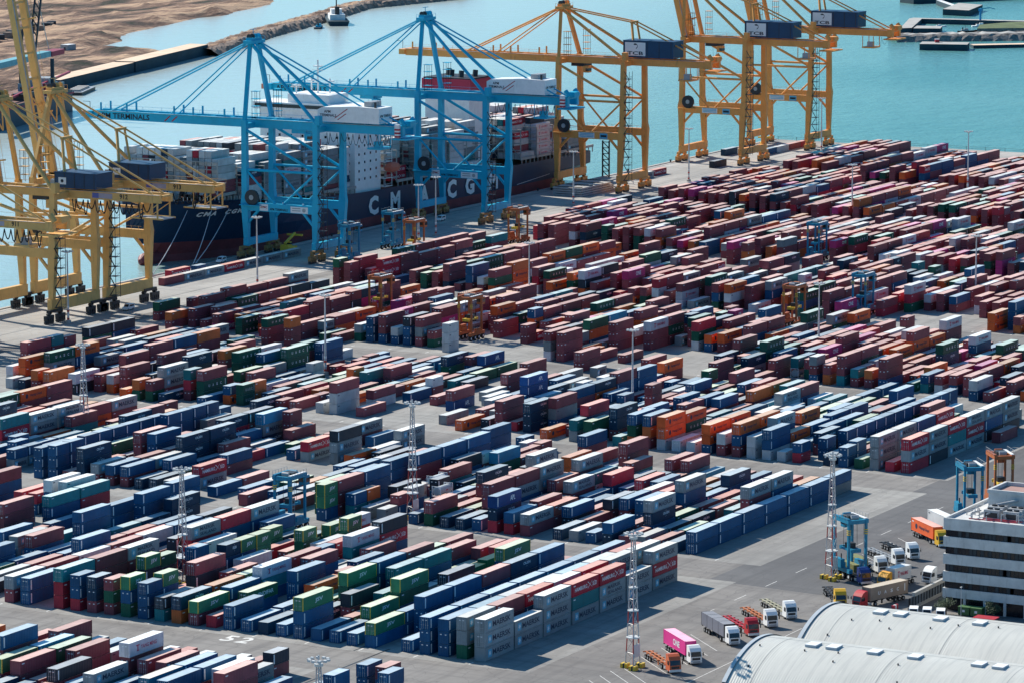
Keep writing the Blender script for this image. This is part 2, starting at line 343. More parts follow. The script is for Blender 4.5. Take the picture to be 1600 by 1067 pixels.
def lettering(b, c, L, H, y, x0=0.0, z0=0.0):
    """writing on the long side that faces -y; x0,z0: near bottom corner"""
    X, Z = (1, 0, 0), (0, 0, 1); k = L / 12.19
    def T(s, fx, fz, h, mt, wd=None): b.text(s, (x0 + fx * L, y, z0 + fz * H), X, Z, h * H, mt, wd * L if wd else None)
    def star(fx, fz, s):
        cx, cz = x0 + fx * L, z0 + fz * H
        b.quad((cx - s, y + .004, cz - s), (cx + s, y + .004, cz - s), (cx + s, y + .004, cz + s), (cx - s, y + .004, cz + s), STAR)
        pts = []
        for i in range(14):
            a = math.pi / 2 + i * math.pi / 7; rr = s * (.78 if i % 2 == 0 else .36); pts.append((cx + rr * math.cos(a), y, cz + rr * math.sin(a)))
        b.add(pts, [tuple(range(14))], LETW)
    if c == 'M': star(.17, .5, .75); T("MAERSK", .27, .30, .40, LETD, .62)
    elif c == 'S': star(.17, .5, .75); T("MAERSK", .30, .54, .29, LETD, .50); T("SEALAND", .30, .16, .26, LETD, .55)
    elif c == 'H':
        T("HAMBURG", .10, .32, .30, LETW, .46); T("SÜD", .76, .32, .38, LETW, .16)
        for sgn in (1, -1):
            p = Vector((x0 + (.57) * L, y, z0 + (.5 - .24 * sgn) * H)); q = Vector((x0 + .75 * L, y, z0 + (.5 + .26 * sgn) * H))
            b.quad(p, p + Vector((.30, 0, 0)), q + Vector((.08, 0, 0)), q, LETW)
    elif c in 'Jj': T("JSV", .36 if c == 'j' else .40, .32, .36, LETW, .42 if c == 'j' else .26)
    elif c == 'U':
        for i, ch in enumerate("UASC"): T(ch, .20 + .165 * i, .36, .26, LETW, .06)
        b.quad((x0 + .90 * L, y, z0 + .25 * H), (x0 + .92 * L, y, z0 + .25 * H), (x0 + .92 * L, y, z0 + .8 * H), (x0 + .90 * L, y, z0 + .8 * H), LETW)
    elif c == 'O':
        T("Hapag-Lloyd", .36, .34, .30, LETD, .46)
        pts = [(x0 + .24 * L + .62 * math.cos(a), y, z0 + .5 * H + .72 * math.sin(a) * (1 if math.sin(a) < 0 else .8)) for a in [i * math.pi / 4 + .3 for i in range(8)]]
        b.add(pts, [tuple(range(8))], LETD)
    elif c == 'Y':
        T("YANG MING", .34, .36, .28, LETR, .46)
        for (a, d, e, f) in ((.20, .30, .64, .72), (.235, .265, .34, .64), (.215, .285, .28, .34)):
            b.quad((x0 + a * L, y, z0 + e * H), (x0 + d * L, y, z0 + e * H), (x0 + d * L, y, z0 + f * H), (x0 + a * L, y, z0 + f * H), LETR)
    elif c == 'P': T("ONE", .45, .28, .46, LETW, .30)
    elif c == 'n':
        T("CRLSEN", .46, .52, .20, LETW, .26)
        for dz in (.82, .36): b.quad((x0 + .55 * L, y, z0 + (dz - .03) * H), (x0 + .60 * L, y, z0 + (dz + .01) * H), (x0 + .615 * L, y, z0 + (dz + .05) * H), (x0 + .57 * L, y, z0 + dz * H), LETW)
    elif c == 'A': T("APL", .55, .30, .42, LETW, .20)
    elif c == 'D': T("CCNI", .18, .46, .24, LETW, .26)
    elif c == 'X': T("CANTILLOS", .24, .32, .36, LETW, .66)
    elif c == 'Z': T("ENDIFAR", .36, .32, .34, LETW, .50)
    if c in 'bckA':
        xb = x0 + .035 * L
        b.quad((xb, y, z0 + .14 * H), (xb + .42, y, z0 + .14 * H), (xb + .42, y, z0 + .86 * H), (xb, y, z0 + .86 * H), LETW)
    elif c in 'mrtGgwHOoD':
        b.quad((x0 + .05 * L, y, z0 + .74 * H), (x0 + .05 * L + .9, y, z0 + .74 * H), (x0 + .05 * L + .9, y, z0 + .82 * H), (x0 + .05 * L, y, z0 + .82 * H), LETW if c not in 'gw' else LETD)

DATA = (
  (-1, 0, 12, 1, 1, 0, 0), (-1, 1, 13, 1, 0, 0, 3), (-1, 2, 11, 1, 1, 0, 0), (-1, 2, 13, 1, 0, 0, 0), (-1, 5, 8, 2, 1, 3, 3, 3), (-1, 7, 10, 2, 1, 3, 16),
  (-1, 7, 13, 1, 0, 3, 2), (-1, 8, 10, 2, 1, 3, 0), (-1, 8, 12, 2, 1, 3), (-1, 9, 8, 2, 1, 3, 22), (-1, 9, 10, 2, 1, 3, 0), (-1, 10, 10, 2, 1, 3, 3),
  (-1, 11, 10, 2, 1, 3, 3), (-1, 12, 8, 2, 0, 14, 4), (-1, 12, 10, 2, 1, 3, 3, 12), (-1, 12, 12, 2, 1, 17), (-1, 14, 8, 2, 0, 3, 2), (-1, 15, 10, 2, 1, 3, 3),
  (-1, 16, 8, 2, 1, 3, 3), (-1, 16, 10, 2, 1, 3, 18), (-1, 17, 8, 2, 1, 3, 7), (-1, 18, 9, 2, 1, 3, 3, 0), (-1, 18, 12, 2, 1, 3, 3), (-1, 20, 12, 2, 1, 3),
  (0, 0, 0, 2, 1, 4, 4, 4), (0, 0, 2, 2, 1, 4, 4), (0, 0, 4, 2, 1, 4, 4, 4), (0, 0, 6, 2, 1, 4, 14, 6), (0, 0, 8, 2, 1, 4, 5, 6), (0, 0, 10, 2, 1, 4, 4),
  (0, 0, 12, 2, 1, 4, 6, 4), (0, 1, 0, 2, 1, 18, 4, 4), (0, 1, 2, 2, 1, 3, 3, 3), (0, 1, 4, 2, 1, 3, 0, 6), (0, 1, 6, 2, 1, 15, 4, 4), (0, 1, 8, 2, 1, 3, 3, 17),
  (0, 1, 10, 2, 1, 4, 4, 4), (0, 1, 12, 2, 1, 4, 4, 4), (0, 2, 0, 2, 0, 0, 0, 0), (0, 2, 2, 2, 0, 0, 0, 19), (0, 2, 4, 2, 0, 0, 0, 15), (0, 2, 6, 2, 0, 0, 0, 15),
  (0, 2, 8, 2, 0, 0, 0, 19), (0, 2, 10, 2, 0, 0, 0, 15), (0, 2, 12, 2, 0, 0, 0, 17), (0, 3, 0, 2, 0, 0, 0, 0), (0, 3, 2, 2, 0, 0, 0, 0), (0, 3, 4, 2, 0, 0, 0, 0),
  (0, 3, 6, 2, 0, 0, 0, 0), (0, 3, 8, 2, 0, 0, 0, 0), (0, 3, 10, 2, 0, 0, 0, 0), (0, 3, 12, 2, 0, 0, 0, 0), (0, 5, 2, 2, 1, 0, 0, 0), (0, 5, 4, 2, 1, 0, 0, 0),
  (0, 5, 6, 2, 1, 0, 0, 3), (0, 5, 8, 2, 1, 0, 1, 1), (0, 5, 10, 2, 1, 0, 0, 0), (0, 6, 0, 2, 0, 0, 7), (0, 6, 2, 2, 0, 0, 0), (0, 7, 0, 2, 0, 0),
  (0, 7, 6, 2, 0, 0, 0, 2), (0, 7, 10, 2, 1, 0, 0, 7), (0, 8, 0, 2, 0, 0), (0, 8, 2, 2, 0, 7, 7), (0, 8, 4, 2, 1, 0, 18, 7), (0, 8, 8, 2, 0, 0, 24),
  (0, 8, 10, 2, 1, 0, 24), (0, 9, 0, 2, 0, 0), (0, 9, 12, 2, 1, 0, 17), (0, 10, 0, 2, 1, 0, 0, 7), (0, 10, 3, 2, 1, 3, 2), (0, 10, 6, 2, 0, 0, 0, 14),
  (0, 10, 8, 2, 0, 0, 0, 14), (0, 11, 0, 2, 0, 0), (0, 11, 4, 2, 1, 3, 18, 7), (0, 11, 6, 2, 1, 0, 0, 0), (0, 11, 8, 2, 1, 0, 0, 3), (0, 11, 11, 2, 1, 0, 3),
  (0, 12, 0, 2, 0, 1), (0, 12, 10, 2, 1, 0, 18), (0, 12, 12, 2, 1, 0, 3), (0, 13, 0, 2, 0, 0), (0, 13, 2, 2, 1, 0), (0, 13, 6, 1, 1, 2, 3),
  (0, 13, 7, 2, 0, 13), (0, 13, 11, 2, 0, 19), (0, 14, 0, 2, 0, 0, 0), (0, 14, 4, 2, 0, 0, 0, 0), (0, 14, 8, 2, 0, 0, 0), (0, 15, 0, 2, 0, 17),
  (0, 15, 2, 2, 0, 0, 23), (0, 15, 6, 2, 0, 0, 0, 3), (0, 15, 10, 2, 0, 14, 3), (0, 16, 0, 2, 0, 3, 7), (0, 16, 4, 2, 0, 0, 14, 12), (0, 16, 6, 2, 0, 0, 0, 3),
  (0, 16, 10, 2, 0, 14, 14, 12), (0, 16, 12, 2, 1, 0, 6, 2), (0, 17, 0, 2, 1, 11, 1), (0, 17, 2, 2, 1, 0, 10), (0, 17, 4, 2, 1, 0, 18), (0, 17, 9, 1, 1, 16, 0),
  (0, 17, 10, 2, 1, 17, 17), (0, 18, 0, 2, 0, 14, 2), (0, 18, 12, 1, 1, 18, 18, 8), (0, 19, 0, 1, 0, 0, 0, 0), (0, 19, 1, 1, 1, 18, 0, 8), (0, 19, 3, 2, 1, 2, 2, 3),
  (0, 19, 10, 1, 0, 18, 18, 8), (0, 20, 0, 1, 1, 18, 0, 8), (0, 20, 6, 1, 1, 0, 0, 1), (0, 20, 7, 1, 1, 0, 0, 8), (0, 20, 8, 1, 1, 8, 8, 8), (0, 20, 13, 1, 0, 18, 8),
  (0, 20, 14, 2, 0, 17, 12), (0, 21, 0, 1, 0, 3, 18, 3), (0, 21, 5, 1, 1, 3, 3, 0), (0, 22, 0, 1, 0, 3, 1, 1), (0, 22, 3, 1, 1, 2, 2, 8), (0, 22, 4, 1, 0, 2, 2, 18),
  (0, 22, 7, 1, 1, 17), (0, 22, 8, 1, 0, 8), (0, 22, 11, 1, 1, 8, 8), (0, 23, 0, 1, 0, 17, 0, 0), (0, 23, 7, 1, 1, 3, 17), (0, 24, 0, 2, 1, 17, 17, 14),
  (0, 24, 2, 2, 1, 3, 3, 3), (0, 24, 4, 2, 1, 17, 3, 5), (0, 24, 8, 2, 1, 17, 17, 5), (0, 24, 10, 2, 1, 0, 0, 17), (0, 24, 12, 2, 1, 0, 0, 4), (0, 25, 8, 2, 1, 3, 2),
  (0, 26, 0, 2, 1, 0, 0), (0, 27, 0, 2, 1, 3, 4), (0, 27, 2, 2, 1, 0, 3), (0, 27, 4, 2, 1, 0, 16), (0, 27, 6, 2, 1, 0, 3), (0, 27, 8, 2, 1, 0, 16),
  (0, 27, 10, 2, 1, 0, 0), (0, 27, 12, 2, 1, 0, 2), (0, 28, 5, 2, 0, 0, 0, 0), (0, 31, 4, 2, 1, 0), (0, 31, 6, 2, 0, 0), (0, 31, 12, 2, 1, 1),
  (0, 31, 14, 2, 1, 1, 1), (0, 32, 3, 2, 1, 0, 0), (0, 32, 6, 2, 1, 0, 3), (0, 32, 9, 2, 0, 0, 0, 0), (0, 32, 13, 2, 0, 0, 0, 0), (0, 33, 12, 2, 1, 0, 0),
  (0, 34, 6, 2, 1, 0, 0), (0, 35, 10, 2, 1, 0), (0, 36, 11, 2, 0, 0, 0, 14), (0, 36, 13, 2, 0, 17, 17, 14), (0, 37, 9, 2, 0, 3, 3, 3), (0, 37, 13, 2, 1, 0, 0, 16),
  (0, 38, 10, 2, 1, 0), (0, 38, 13, 2, 1, 0, 0, 16), (0, 39, 13, 2, 0, 0, 17), (0, 40, 13, 2, 0, 0, 17), (0, 42, 13, 2, 1, 0, 0, 3), (1, 2, 0, 2, 0, 0, 0),
  (1, 2, 2, 2, 0, 0, 0), (1, 2, 4, 2, 0, 0, 0), (1, 2, 6, 2, 0, 0, 0), (1, 2, 8, 2, 0, 0, 0), (1, 2, 10, 2, 0, 0, 0), (1, 2, 12, 2, 0, 15, 0),
  (1, 3, 6, 2, 1, 3, 3, 4), (1, 3, 8, 2, 1, 0, 0, 4), (1, 4, 6, 2, 1, 14), (1, 6, 0, 2, 0, 3), (1, 6, 2, 2, 1, 0, 1, 4), (1, 6, 4, 2, 1, 18),
  (1, 6, 6, 2, 1, 3), (1, 7, 0, 2, 0, 1, 0), (1, 7, 6, 2, 1, 0, 0, 4), (1, 7, 8, 2, 1, 0), (1, 7, 10, 2, 1, 0, 1), (1, 7, 12, 2, 1, 0),
  (1, 8, 0, 1, 0, 0), (1, 8, 4, 2, 1, 0, 0), (1, 8, 6, 2, 1, 0, 17), (1, 9, 0, 2, 0, 15), (1, 9, 6, 2, 1, 0, 4), (1, 9, 12, 2, 0, 16),
  (1, 10, 0, 2, 0, 1), (1, 10, 2, 2, 0, 3), (1, 10, 4, 2, 0, 3, 2), (1, 11, 4, 2, 0, 3), (1, 11, 8, 2, 0, 3, 17), (1, 11, 10, 2, 1, 3),
  (1, 11, 12, 2, 1, 4, 3), (1, 12, 0, 2, 0, 3, 4), (1, 12, 2, 2, 0, 3, 21), (1, 12, 5, 2, 0, 0), (1, 12, 12, 2, 1, 4, 3), (1, 13, 0, 2, 0, 17, 0),
  (1, 13, 2, 2, 1, 17, 3), (1, 13, 8, 2, 1, 0, 17), (1, 14, 0, 2, 1, 17, 1, 20), (1, 14, 6, 2, 1, 3, 5), (1, 14, 11, 2, 0, 14, 3), (1, 15, 0, 1, 1, 0),
  (1, 15, 6, 2, 1, 2, 3), (1, 15, 8, 2, 1, 3, 3, 4), (1, 15, 12, 2, 1, 3, 3, 3), (1, 16, 2, 2, 1, 3, 3, 3), (1, 16, 4, 2, 1, 0, 4, 3), (1, 16, 6, 2, 1, 0, 4, 4),
  (1, 17, 0, 2, 0, 1), (1, 18, 0, 2, 1, 18, 3), (1, 18, 4, 2, 1, 3, 3, 1), (1, 18, 8, 2, 1, 4, 4, 4), (1, 18, 11, 2, 0, 11, 11), (1, 20, 3, 1, 1, 3, 25),
  (1, 20, 15, 2, 1, 3, 0), (1, 21, 0, 1, 1, 15), (1, 21, 1, 1, 0, 0, 3), (1, 21, 2, 1, 1, 0, 15), (1, 21, 4, 1, 1, 0, 2), (1, 22, 0, 2, 1, 15),
  (1, 22, 2, 2, 1, 0, 2), (1, 22, 5, 1, 0, 3, 25), (1, 22, 6, 2, 1, 14, 3), (1, 23, 0, 1, 1, 14, 0), (1, 23, 1, 1, 1, 14, 11), (1, 23, 10, 1, 0, 3, 16),
  (1, 23, 12, 1, 0, 3), (1, 23, 13, 1, 0, 3), (1, 23, 14, 1, 0, 3), (1, 23, 15, 1, 1, 3), (1, 24, -1, 1, 1, 0, 8, 8), (1, 24, 0, 2, 1, 3, 3, 3),
  (1, 24, 2, 2, 1, 0, 0, 0), (1, 24, 6, 2, 1, 3, 3, 0), (1, 24, 8, 2, 1, 0, 0, 0), (1, 24, 10, 2, 1, 0, 0, 0), (1, 24, 15, 1, 0, 16), (1, 25, 0, 2, 0, 18, 18, 18),
  (1, 25, 5, 2, 0, 0, 0, 0), (1, 25, 13, 2, 0, 0, 0, 0), (1, 25, 16, 1, 0, 0), (1, 29, 7, 2, 1, 0), (1, 29, 9, 1, 1, 16), (1, 29, 10, 2, 1, 2),
  (1, 30, 0, 2, 1, 3), (1, 30, 10, 2, 1, 2), (1, 31, 13, 2, 0, 4, 4), (1, 32, 9, 2, 1, 4, 4, 2), (1, 33, 1, 2, 0, 0), (1, 33, 3, 2, 0, 3),
  (1, 34, -1, 2, 0, 0, 0), (1, 34, 9, 2, 0, 4, 6), (1, 34, 13, 2, 1, 3, 4), (1, 35, 2, 2, 1, 4, 6), (1, 35, 9, 2, 1, 0), (1, 36, 5, 2, 0, 3, 0),
  (1, 36, 10, 2, 1, 18), (1, 37, 9, 2, 0, 0), (1, 37, 11, 2, 0, 3, 3), (1, 38, 1, 2, 0, 1), (1, 38, 12, 1, 1, 3, 3, 3), (1, 39, 1, 2, 0, 3, 0),
  (1, 39, 3, 2, 0, 3, 5), (1, 39, 5, 2, 1, 1, 1, 1), (1, 39, 7, 2, 1, 1, 1, 1), (1, 39, 11, 2, 1, 1, 4, 19), (1, 40, 3, 2, 0, 0, 3), (1, 40, 9, 2, 1, 12, 6, 1),
  (1, 40, 11, 2, 1, 16, 3, 2), (1, 41, 1, 2, 0, 3, 4), (1, 41, 5, 2, 1, 0, 0, 0), (1, 42, 1, 2, 1, 1, 1, 1), (1, 42, 5, 2, 1, 3, 3, 3), (1, 42, 7, 2, 0, 0, 3),
  (1, 43, 1, 2, 0, 3), (1, 43, 5, 2, 0, 2), (1, 44, 1, 1, 1, 0, 0, 0), (1, 44, 2, 1, 1, 0, 0, 0), (1, 44, 9, 1, 1, 0, 0, 0), (1, 44, 10, 1, 1, 0, 0, 0),
  (1, 44, 11, 1, 1, 0, 0, 0), (1, 44, 12, 1, 1, 0, 0, 0), (1, 45, 1, 1, 0, 0, 0, 0), (1, 45, 4, 1, 0, 0, 0, 0), (1, 45, 5, 1, 0, 0, 0, 0), (1, 45, 6, 1, 0, 0, 0, 0),
  (1, 45, 7, 1, 0, 0, 0, 0), (1, 45, 8, 1, 0, 0, 0, 0), (1, 45, 9, 1, 0, 0, 0, 0), (1, 45, 10, 2, 1, 0), (1, 45, 14, 1, 0, 3, 0), (1, 46, 8, 2, 1, 2, 2, 1),
  (1, 47, 10, 2, 0, 3, 3, 3), (1, 48, 2, 1, 0, 4, 0), (1, 48, 3, 1, 0, 4, 0), (1, 49, 3, 1, 1, 0, 0), (1, 50, 4, 1, 1, 0, 0), (1, 51, 7, 2, 0, 10),
  (1, 52, 5, 2, 1, 4, 6, 14), (1, 52, 7, 2, 0, 3, 4, 4), (1, 52, 9, 2, 0, 3, 5, 5), (1, 52, 11, 2, 1, 10, 3), (1, 52, 13, 2, 1, 3, 4), (1, 55, 7, 2, 1, 3, 3, 1),
  (1, 57, 11, 2, 0, 17), (1, 59, 11, 2, 1, 3, 9), (1, 59, 13, 2, 1, 3, 10), (1, 59, 15, 2, 1, 3, 3), (1, 60, 12, 2, 0, 3, 9), (2, 0, 8, 2, 1, 3),
  (2, 1, 0, 2, 1, 17, 4, 6), (2, 1, 2, 2, 1, 2, 4, 4), (2, 1, 4, 2, 1, 4, 14, 6), (2, 1, 6, 2, 1, 4, 6, 5), (2, 1, 8, 2, 1, 2, 0, 4), (2, 1, 10, 2, 1, 2, 4, 4),
  (2, 3, 0, 2, 1, 4, 4, 4), (2, 3, 2, 2, 1, 4, 4, 4), (2, 3, 4, 2, 1, 0, 0, 0), (2, 3, 6, 2, 1, 4, 0, 6), (2, 5, 0, 1, 0, 0, 0), (2, 5, 1, 1, 1, 0, 0),
  (2, 7, 1, 1, 1, 0, 0), (2, 7, 3, 1, 1, 0, 0), (2, 7, 4, 1, 1, 0, 0), (2, 7, 5, 1, 1, 0, 0), (2, 7, 6, 1, 1, 0, 0), (2, 7, 7, 1, 1, 0, 0),
  (2, 7, 8, 1, 1, 0, 0), (2, 7, 9, 1, 1, 0, 0), (2, 7, 10, 1, 1, 18, 0), (2, 7, 11, 1, 1, 0, 0), (2, 7, 12, 1, 1, 0, 0), (2, 7, 13, 1, 1, 0, 0),
  (2, 7, 14, 1, 1, 0, 0), (2, 8, 0, 1, 0, 17, 0), (2, 8, 2, 2, 1, 3, 1), (2, 8, 8, 2, 1, 0, 3), (2, 8, 10, 2, 1, 0, 0), (2, 9, 0, 1, 0, 16),
  (2, 9, 6, 2, 0, 0, 0), (2, 10, 0, 2, 0, 16, 0, 0), (2, 10, 4, 2, 0, 0, 0), (2, 10, 6, 2, 1, 0, 0), (2, 10, 8, 2, 1, 0, 0), (2, 10, 13, 2, 1, 0, 0),
  (2, 11, 0, 2, 1, 16, 16), (2, 11, 2, 2, 1, 0, 0, 4), (2, 11, 8, 2, 0, 0, 0), (2, 11, 14, 2, 1, 18), (2, 12, 0, 2, 1, 3, 0, 10), (2, 12, 2, 2, 1, 3, 0, 10),
  (2, 12, 6, 2, 1, 3, 10), (2, 13, 0, 2, 1, 3, 16), (2, 13, 6, 2, 1, 0, 0), (2, 13, 14, 2, 0, 0), (2, 14, 0, 2, 0, 0, 10, 10), (2, 14, 2, 2, 0, 0, 3, 10),
  (2, 14, 12, 2, 1, 14), (2, 15, 0, 2, 1, 16), (2, 15, 9, 2, 1, 16), (2, 15, 12, 2, 1, 16), (2, 16, 0, 2, 1, 16), (2, 16, 10, 2, 1, 16, 5),
  (2, 16, 12, 2, 1, 0, 3), (2, 17, 0, 2, 1, 16, 10, 10), (2, 17, 2, 2, 0, 16, 9, 10), (2, 17, 8, 2, 1, 0), (2, 17, 12, 2, 1, 0, 14), (2, 18, 0, 2, 1, 3, 11, 0),
  (2, 18, 10, 2, 1, 3, 11), (2, 18, 12, 2, 1, 0, 11), (2, 19, 0, 2, 1, 11, 18, 0), (2, 19, 8, 2, 0, 3, 0), (2, 19, 12, 2, 1, 0, 3), (2, 20, 6, 2, 0, 16, 3),
  (2, 20, 8, 2, 0, 3, 0), (2, 20, 12, 2, 0, 0, 0), (2, 21, 1, 2, 1, 3, 1, 1), (2, 21, 4, 2, 1, 0, 0), (2, 21, 7, 2, 1, 0, 0), (2, 22, 0, 2, 1, 2, 18),
  (2, 22, 12, 2, 1, 3), (2, 22, 14, 2, 1, 3, 3), (2, 23, 0, 1, 1, 15, 14), (2, 23, 1, 2, 1, 0, 0, 17), (2, 23, 7, 1, 1, 3, 3, 3), (2, 23, 11, 2, 0, 3, 0),
  (2, 24, 14, 1, 1, 3, 18), (2, 25, 0, 2, 0, 10), (2, 25, 7, 1, 0, 0, 0), (2, 26, 2, 2, 1, 0, 15, 3), (2, 26, 11, 1, 1, 3), (2, 26, 13, 1, 1, 0),
  (2, 27, 1, 2, 0, 1, 1, 1), (2, 27, 5, 2, 0, 0, 3, 0), (2, 27, 7, 2, 0, 0, 10, 1), (2, 27, 9, 2, 1, 0, 0, 3), (2, 27, 11, 2, 0, 0, 0, 0), (2, 27, 13, 2, 0, 17),
  (2, 28, 15, 2, 1, 3, 10), (2, 29, 1, 2, 0, 3, 3, 3), (2, 31, 0, 2, 1, 10), (2, 31, 11, 1, 1, 16), (2, 31, 13, 1, 0, 16), (2, 32, 7, 2, 0, 20, 20, 20),
  (2, 33, 1, 2, 0, 15), (2, 33, 15, 1, 1, 4), (2, 34, 6, 2, 0, 16), (2, 35, 4, 2, 1, 20, 3), (2, 35, 9, 2, 1, 3, 3), (2, 35, 16, 2, 1, 3, 3),
  (2, 36, 12, 2, 1, 3, 3), (2, 39, 1, 2, 0, 3), (2, 39, 5, 2, 1, 0), (2, 39, 7, 1, 0, 3, 16), (2, 40, 3, 2, 0, 16, 3), (2, 40, 13, 2, 1, 3, 20),
  (2, 41, 1, 2, 1, 16, 16, 3), (2, 42, 1, 2, 1, 16), (2, 42, 12, 2, 1, 18, 1), (2, 43, 8, 2, 1, 3, 3), (2, 43, 10, 2, 1, 16), (2, 44, 3, 1, 0, 3),
  (2, 45, 1, 1, 0, 3), (2, 45, 4, 1, 0, 11), (2, 45, 7, 1, 1, 3, 11), (2, 47, 5, 2, 0, 14), (2, 48, 1, 1, 1, 9, 9), (2, 48, 2, 1, 1, 11, 11),
  (2, 48, 4, 2, 0, 3), (2, 49, 1, 1, 0, 10, 0), (2, 49, 8, 1, 0, 16, 16), (2, 49, 10, 1, 0, 3), (2, 49, 12, 1, 0, 3), (2, 49, 13, 1, 1, 3),
  (2, 49, 14, 1, 0, 0), (2, 51, -2, 1, 0, 3), (2, 51, 1, 2, 1, 9, 9, 3), (2, 51, 8, 2, 1, 0, 9, 9), (2, 51, 11, 2, 0, 0, 0, 0), (2, 52, 1, 1, 1, 3, 17, 14),
  (2, 52, 7, 2, 0, 0, 9, 0), (2, 52, 10, 2, 0, 3, 3, 9), (2, 52, 14, 1, 0, 16), (2, 53, 6, 2, 1, 9, 9, 9), (2, 54, 0, 1, 1, 18, 3), (2, 54, 1, 2, 1, 3, 4, 4),
  (2, 55, 0, 1, 1, 18, 11), (2, 57, 1, 2, 0, 3, 3, 3), (2, 58, 1, 1, 0, 11, 16), (2, 58, 16, 1, 1, 3, 3, 11), (2, 59, 1, 2, 0, 3, 3), (2, 59, 3, 2, 1, 3, 3, 3),
  (2, 59, 7, 2, 1, 3, 3), (2, 60, 0, 2, 1, 2, 12), (2, 60, 6, 2, 1, 3, 3, 3), (2, 62, 0, 2, 1, 3, 11), (2, 62, 10, 2, 1, 3, 9), (2, 63, 0, 1, 1, 3, 11),
  (2, 63, 5, 2, 0, 3, 4), (2, 63, 14, 2, 1, 3, 4), (2, 64, 2, 2, 1, 3, 4, 9), (2, 64, 4, 2, 1, 3, 0, 10), (2, 65, 0, 1, 1, 16), (2, 65, 1, 2, 0, 3, 10, 10),
  (2, 65, 11, 2, 1, 3, 10), (2, 66, 1, 2, 0, 16, 12), (2, 66, 9, 2, 1, 3, 4), (3, 6, -1, 2, 1, 3), (3, 7, -1, 2, 1, 0, 16), (3, 8, 4, 2, 1, 3, 10),
  (3, 9, 3, 2, 1, 3, 13), (3, 10, 0, 2, 0, 16, 3), (3, 10, 2, 2, 0, 10, 3), (3, 11, 0, 2, 0, 14, 0), (3, 12, 2, 2, 0, 11, 11), (3, 13, -2, 2, 0, 0),
  (3, 13, 2, 2, 0, 3), (3, 14, 0, 2, 1, 0, 3, 3), (3, 15, 0, 1, 0, 3, 11), (3, 16, 0, 1, 0, 3, 14), (3, 17, 0, 2, 1, 14, 3, 3), (3, 17, 12, 2, 1, 3, 3, 12),
  (3, 18, 0, 1, 1, 11, 3), (3, 19, 0, 1, 0, 0, 3, 15), (3, 21, 1, 1, 1, 25, 14), (3, 21, 2, 1, 1, 25, 0), (3, 22, -2, 2, 1, 3), (3, 22, 2, 1, 1, 3),
  (3, 23, -2, 2, 1, 0), (3, 23, 2, 2, 1, 3, 0), (3, 25, -2, 2, 1, 3, 3), (3, 25, 0, 1, 1, 18), (3, 30, -2, 2, 0, 3, 3), (3, 34, 1, 2, 0, 3),
  (3, 35, 5, 2, 1, 3, 3, 12), (3, 35, 7, 2, 1, 3, 9, 3), (3, 36, 1, 2, 0, 3), (3, 37, 1, 2, 0, 11), (3, 37, 4, 2, 1, 3, 3, 3), (3, 39, 6, 2, 1, 19, 19, 19),
  (3, 43, 7, 2, 1, 3, 10), (3, 47, 0, 1, 1, 16, 16, 16), (3, 50, 7, 1, 0, 3, 16), (3, 51, 1, 2, 1, 0, 0, 2), (3, 52, 1, 1, 0, 0, 16), (3, 53, 1, 2, 1, 0, 3, 3),
  (3, 54, 1, 2, 0, 0, 0, 0), (3, 54, 7, 2, 1, 0, 0, 0), (3, 55, 10, 2, 0, 3, 9), (3, 57, 9, 2, 0, 3, 3, 3), (3, 58, 4, 2, 1, 3, 10), (3, 60, -2, 2, 0, 3, 3, 9),
  (3, 61, 12, 2, 1, 3, 10), (3, 62, 6, 2, 1, 3, 9), (3, 68, 2, 2, 1, 3, 3), (3, 70, 0, 2, 0, 3, 11), (3, 72, 4, 2, 1, 3, 3), (3, 72, 6, 2, 1, 18),
  (3, 73, 2, 2, 1, 3, 18), (4, 28, 6, 2, 1, 3, 3), (4, 28, 11, 2, 1, 3, 16), (4, 30, 11, 2, 1, 1, 1), (4, 31, 11, 2, 1, 1, 1), (4, 33, 5, 2, 1, 3, 3, 6),
  (4, 33, 14, 2, 1, 3, 3, 3), (4, 36, 13, 2, 1, 3, 0), (4, 38, 0, 2, 1, 3, 16, 10), (4, 41, 0, 2, 0, 4), (4, 41, 4, 2, 0, 3, 3, 4), (4, 44, 0, 1, 1, 3, 16, 17),
  (4, 45, 12, 2, 1, 3, 4), (4, 47, 15, 1, 1, 11, 11, 3), (4, 48, 1, 1, 0, 17), (4, 48, 2, 2, 1, 3, 3, 13), (4, 49, 16, 2, 0, 3, 3, 13), (4, 50, -2, 1, 0, 2, 3),
  (4, 51, 1, 2, 1, 10, 2, 12), (4, 51, 3, 2, 1, 0, 3, 2), (4, 52, 1, 2, 0, 11, 18, 10), (4, 54, 1, 2, 0, 3, 3, 9), (4, 55, 11, 2, 1, 12, 10), (4, 59, 14, 2, 0, 3, 10),
  (4, 60, 0, 2, 1, 3, 0, 0), (4, 65, 3, 2, 0, 3, 0), (4, 69, 4, 2, 1, 12, 12), (4, 69, 6, 2, 1, 12, 12), (4, 70, -1, 1, 0, 3, 3, 3), (4, 70, 2, 1, 1, 18, 16),
  (4, 71, -1, 1, 1, 3, 3, 18), (4, 71, 2, 1, 0, 16), (4, 72, 2, 1, 1, 3, 9), (5, 27, 0, 2, 1, 13, 13, 3), (5, 29, 1, 2, 0, 13, 3, 3), (5, 31, 0, 2, 0, 17, 17),
  (5, 33, 5, 2, 0, 3, 3, 3), (5, 42, 1, 2, 0, 3, 3, 13), (5, 44, 12, 2, 0, 18, 1), (5, 45, 9, 2, 0, 3, 12), (5, 54, 0, 1, 0, 11, 11), (5, 57, 0, 2, 1, 3, 10, 3),
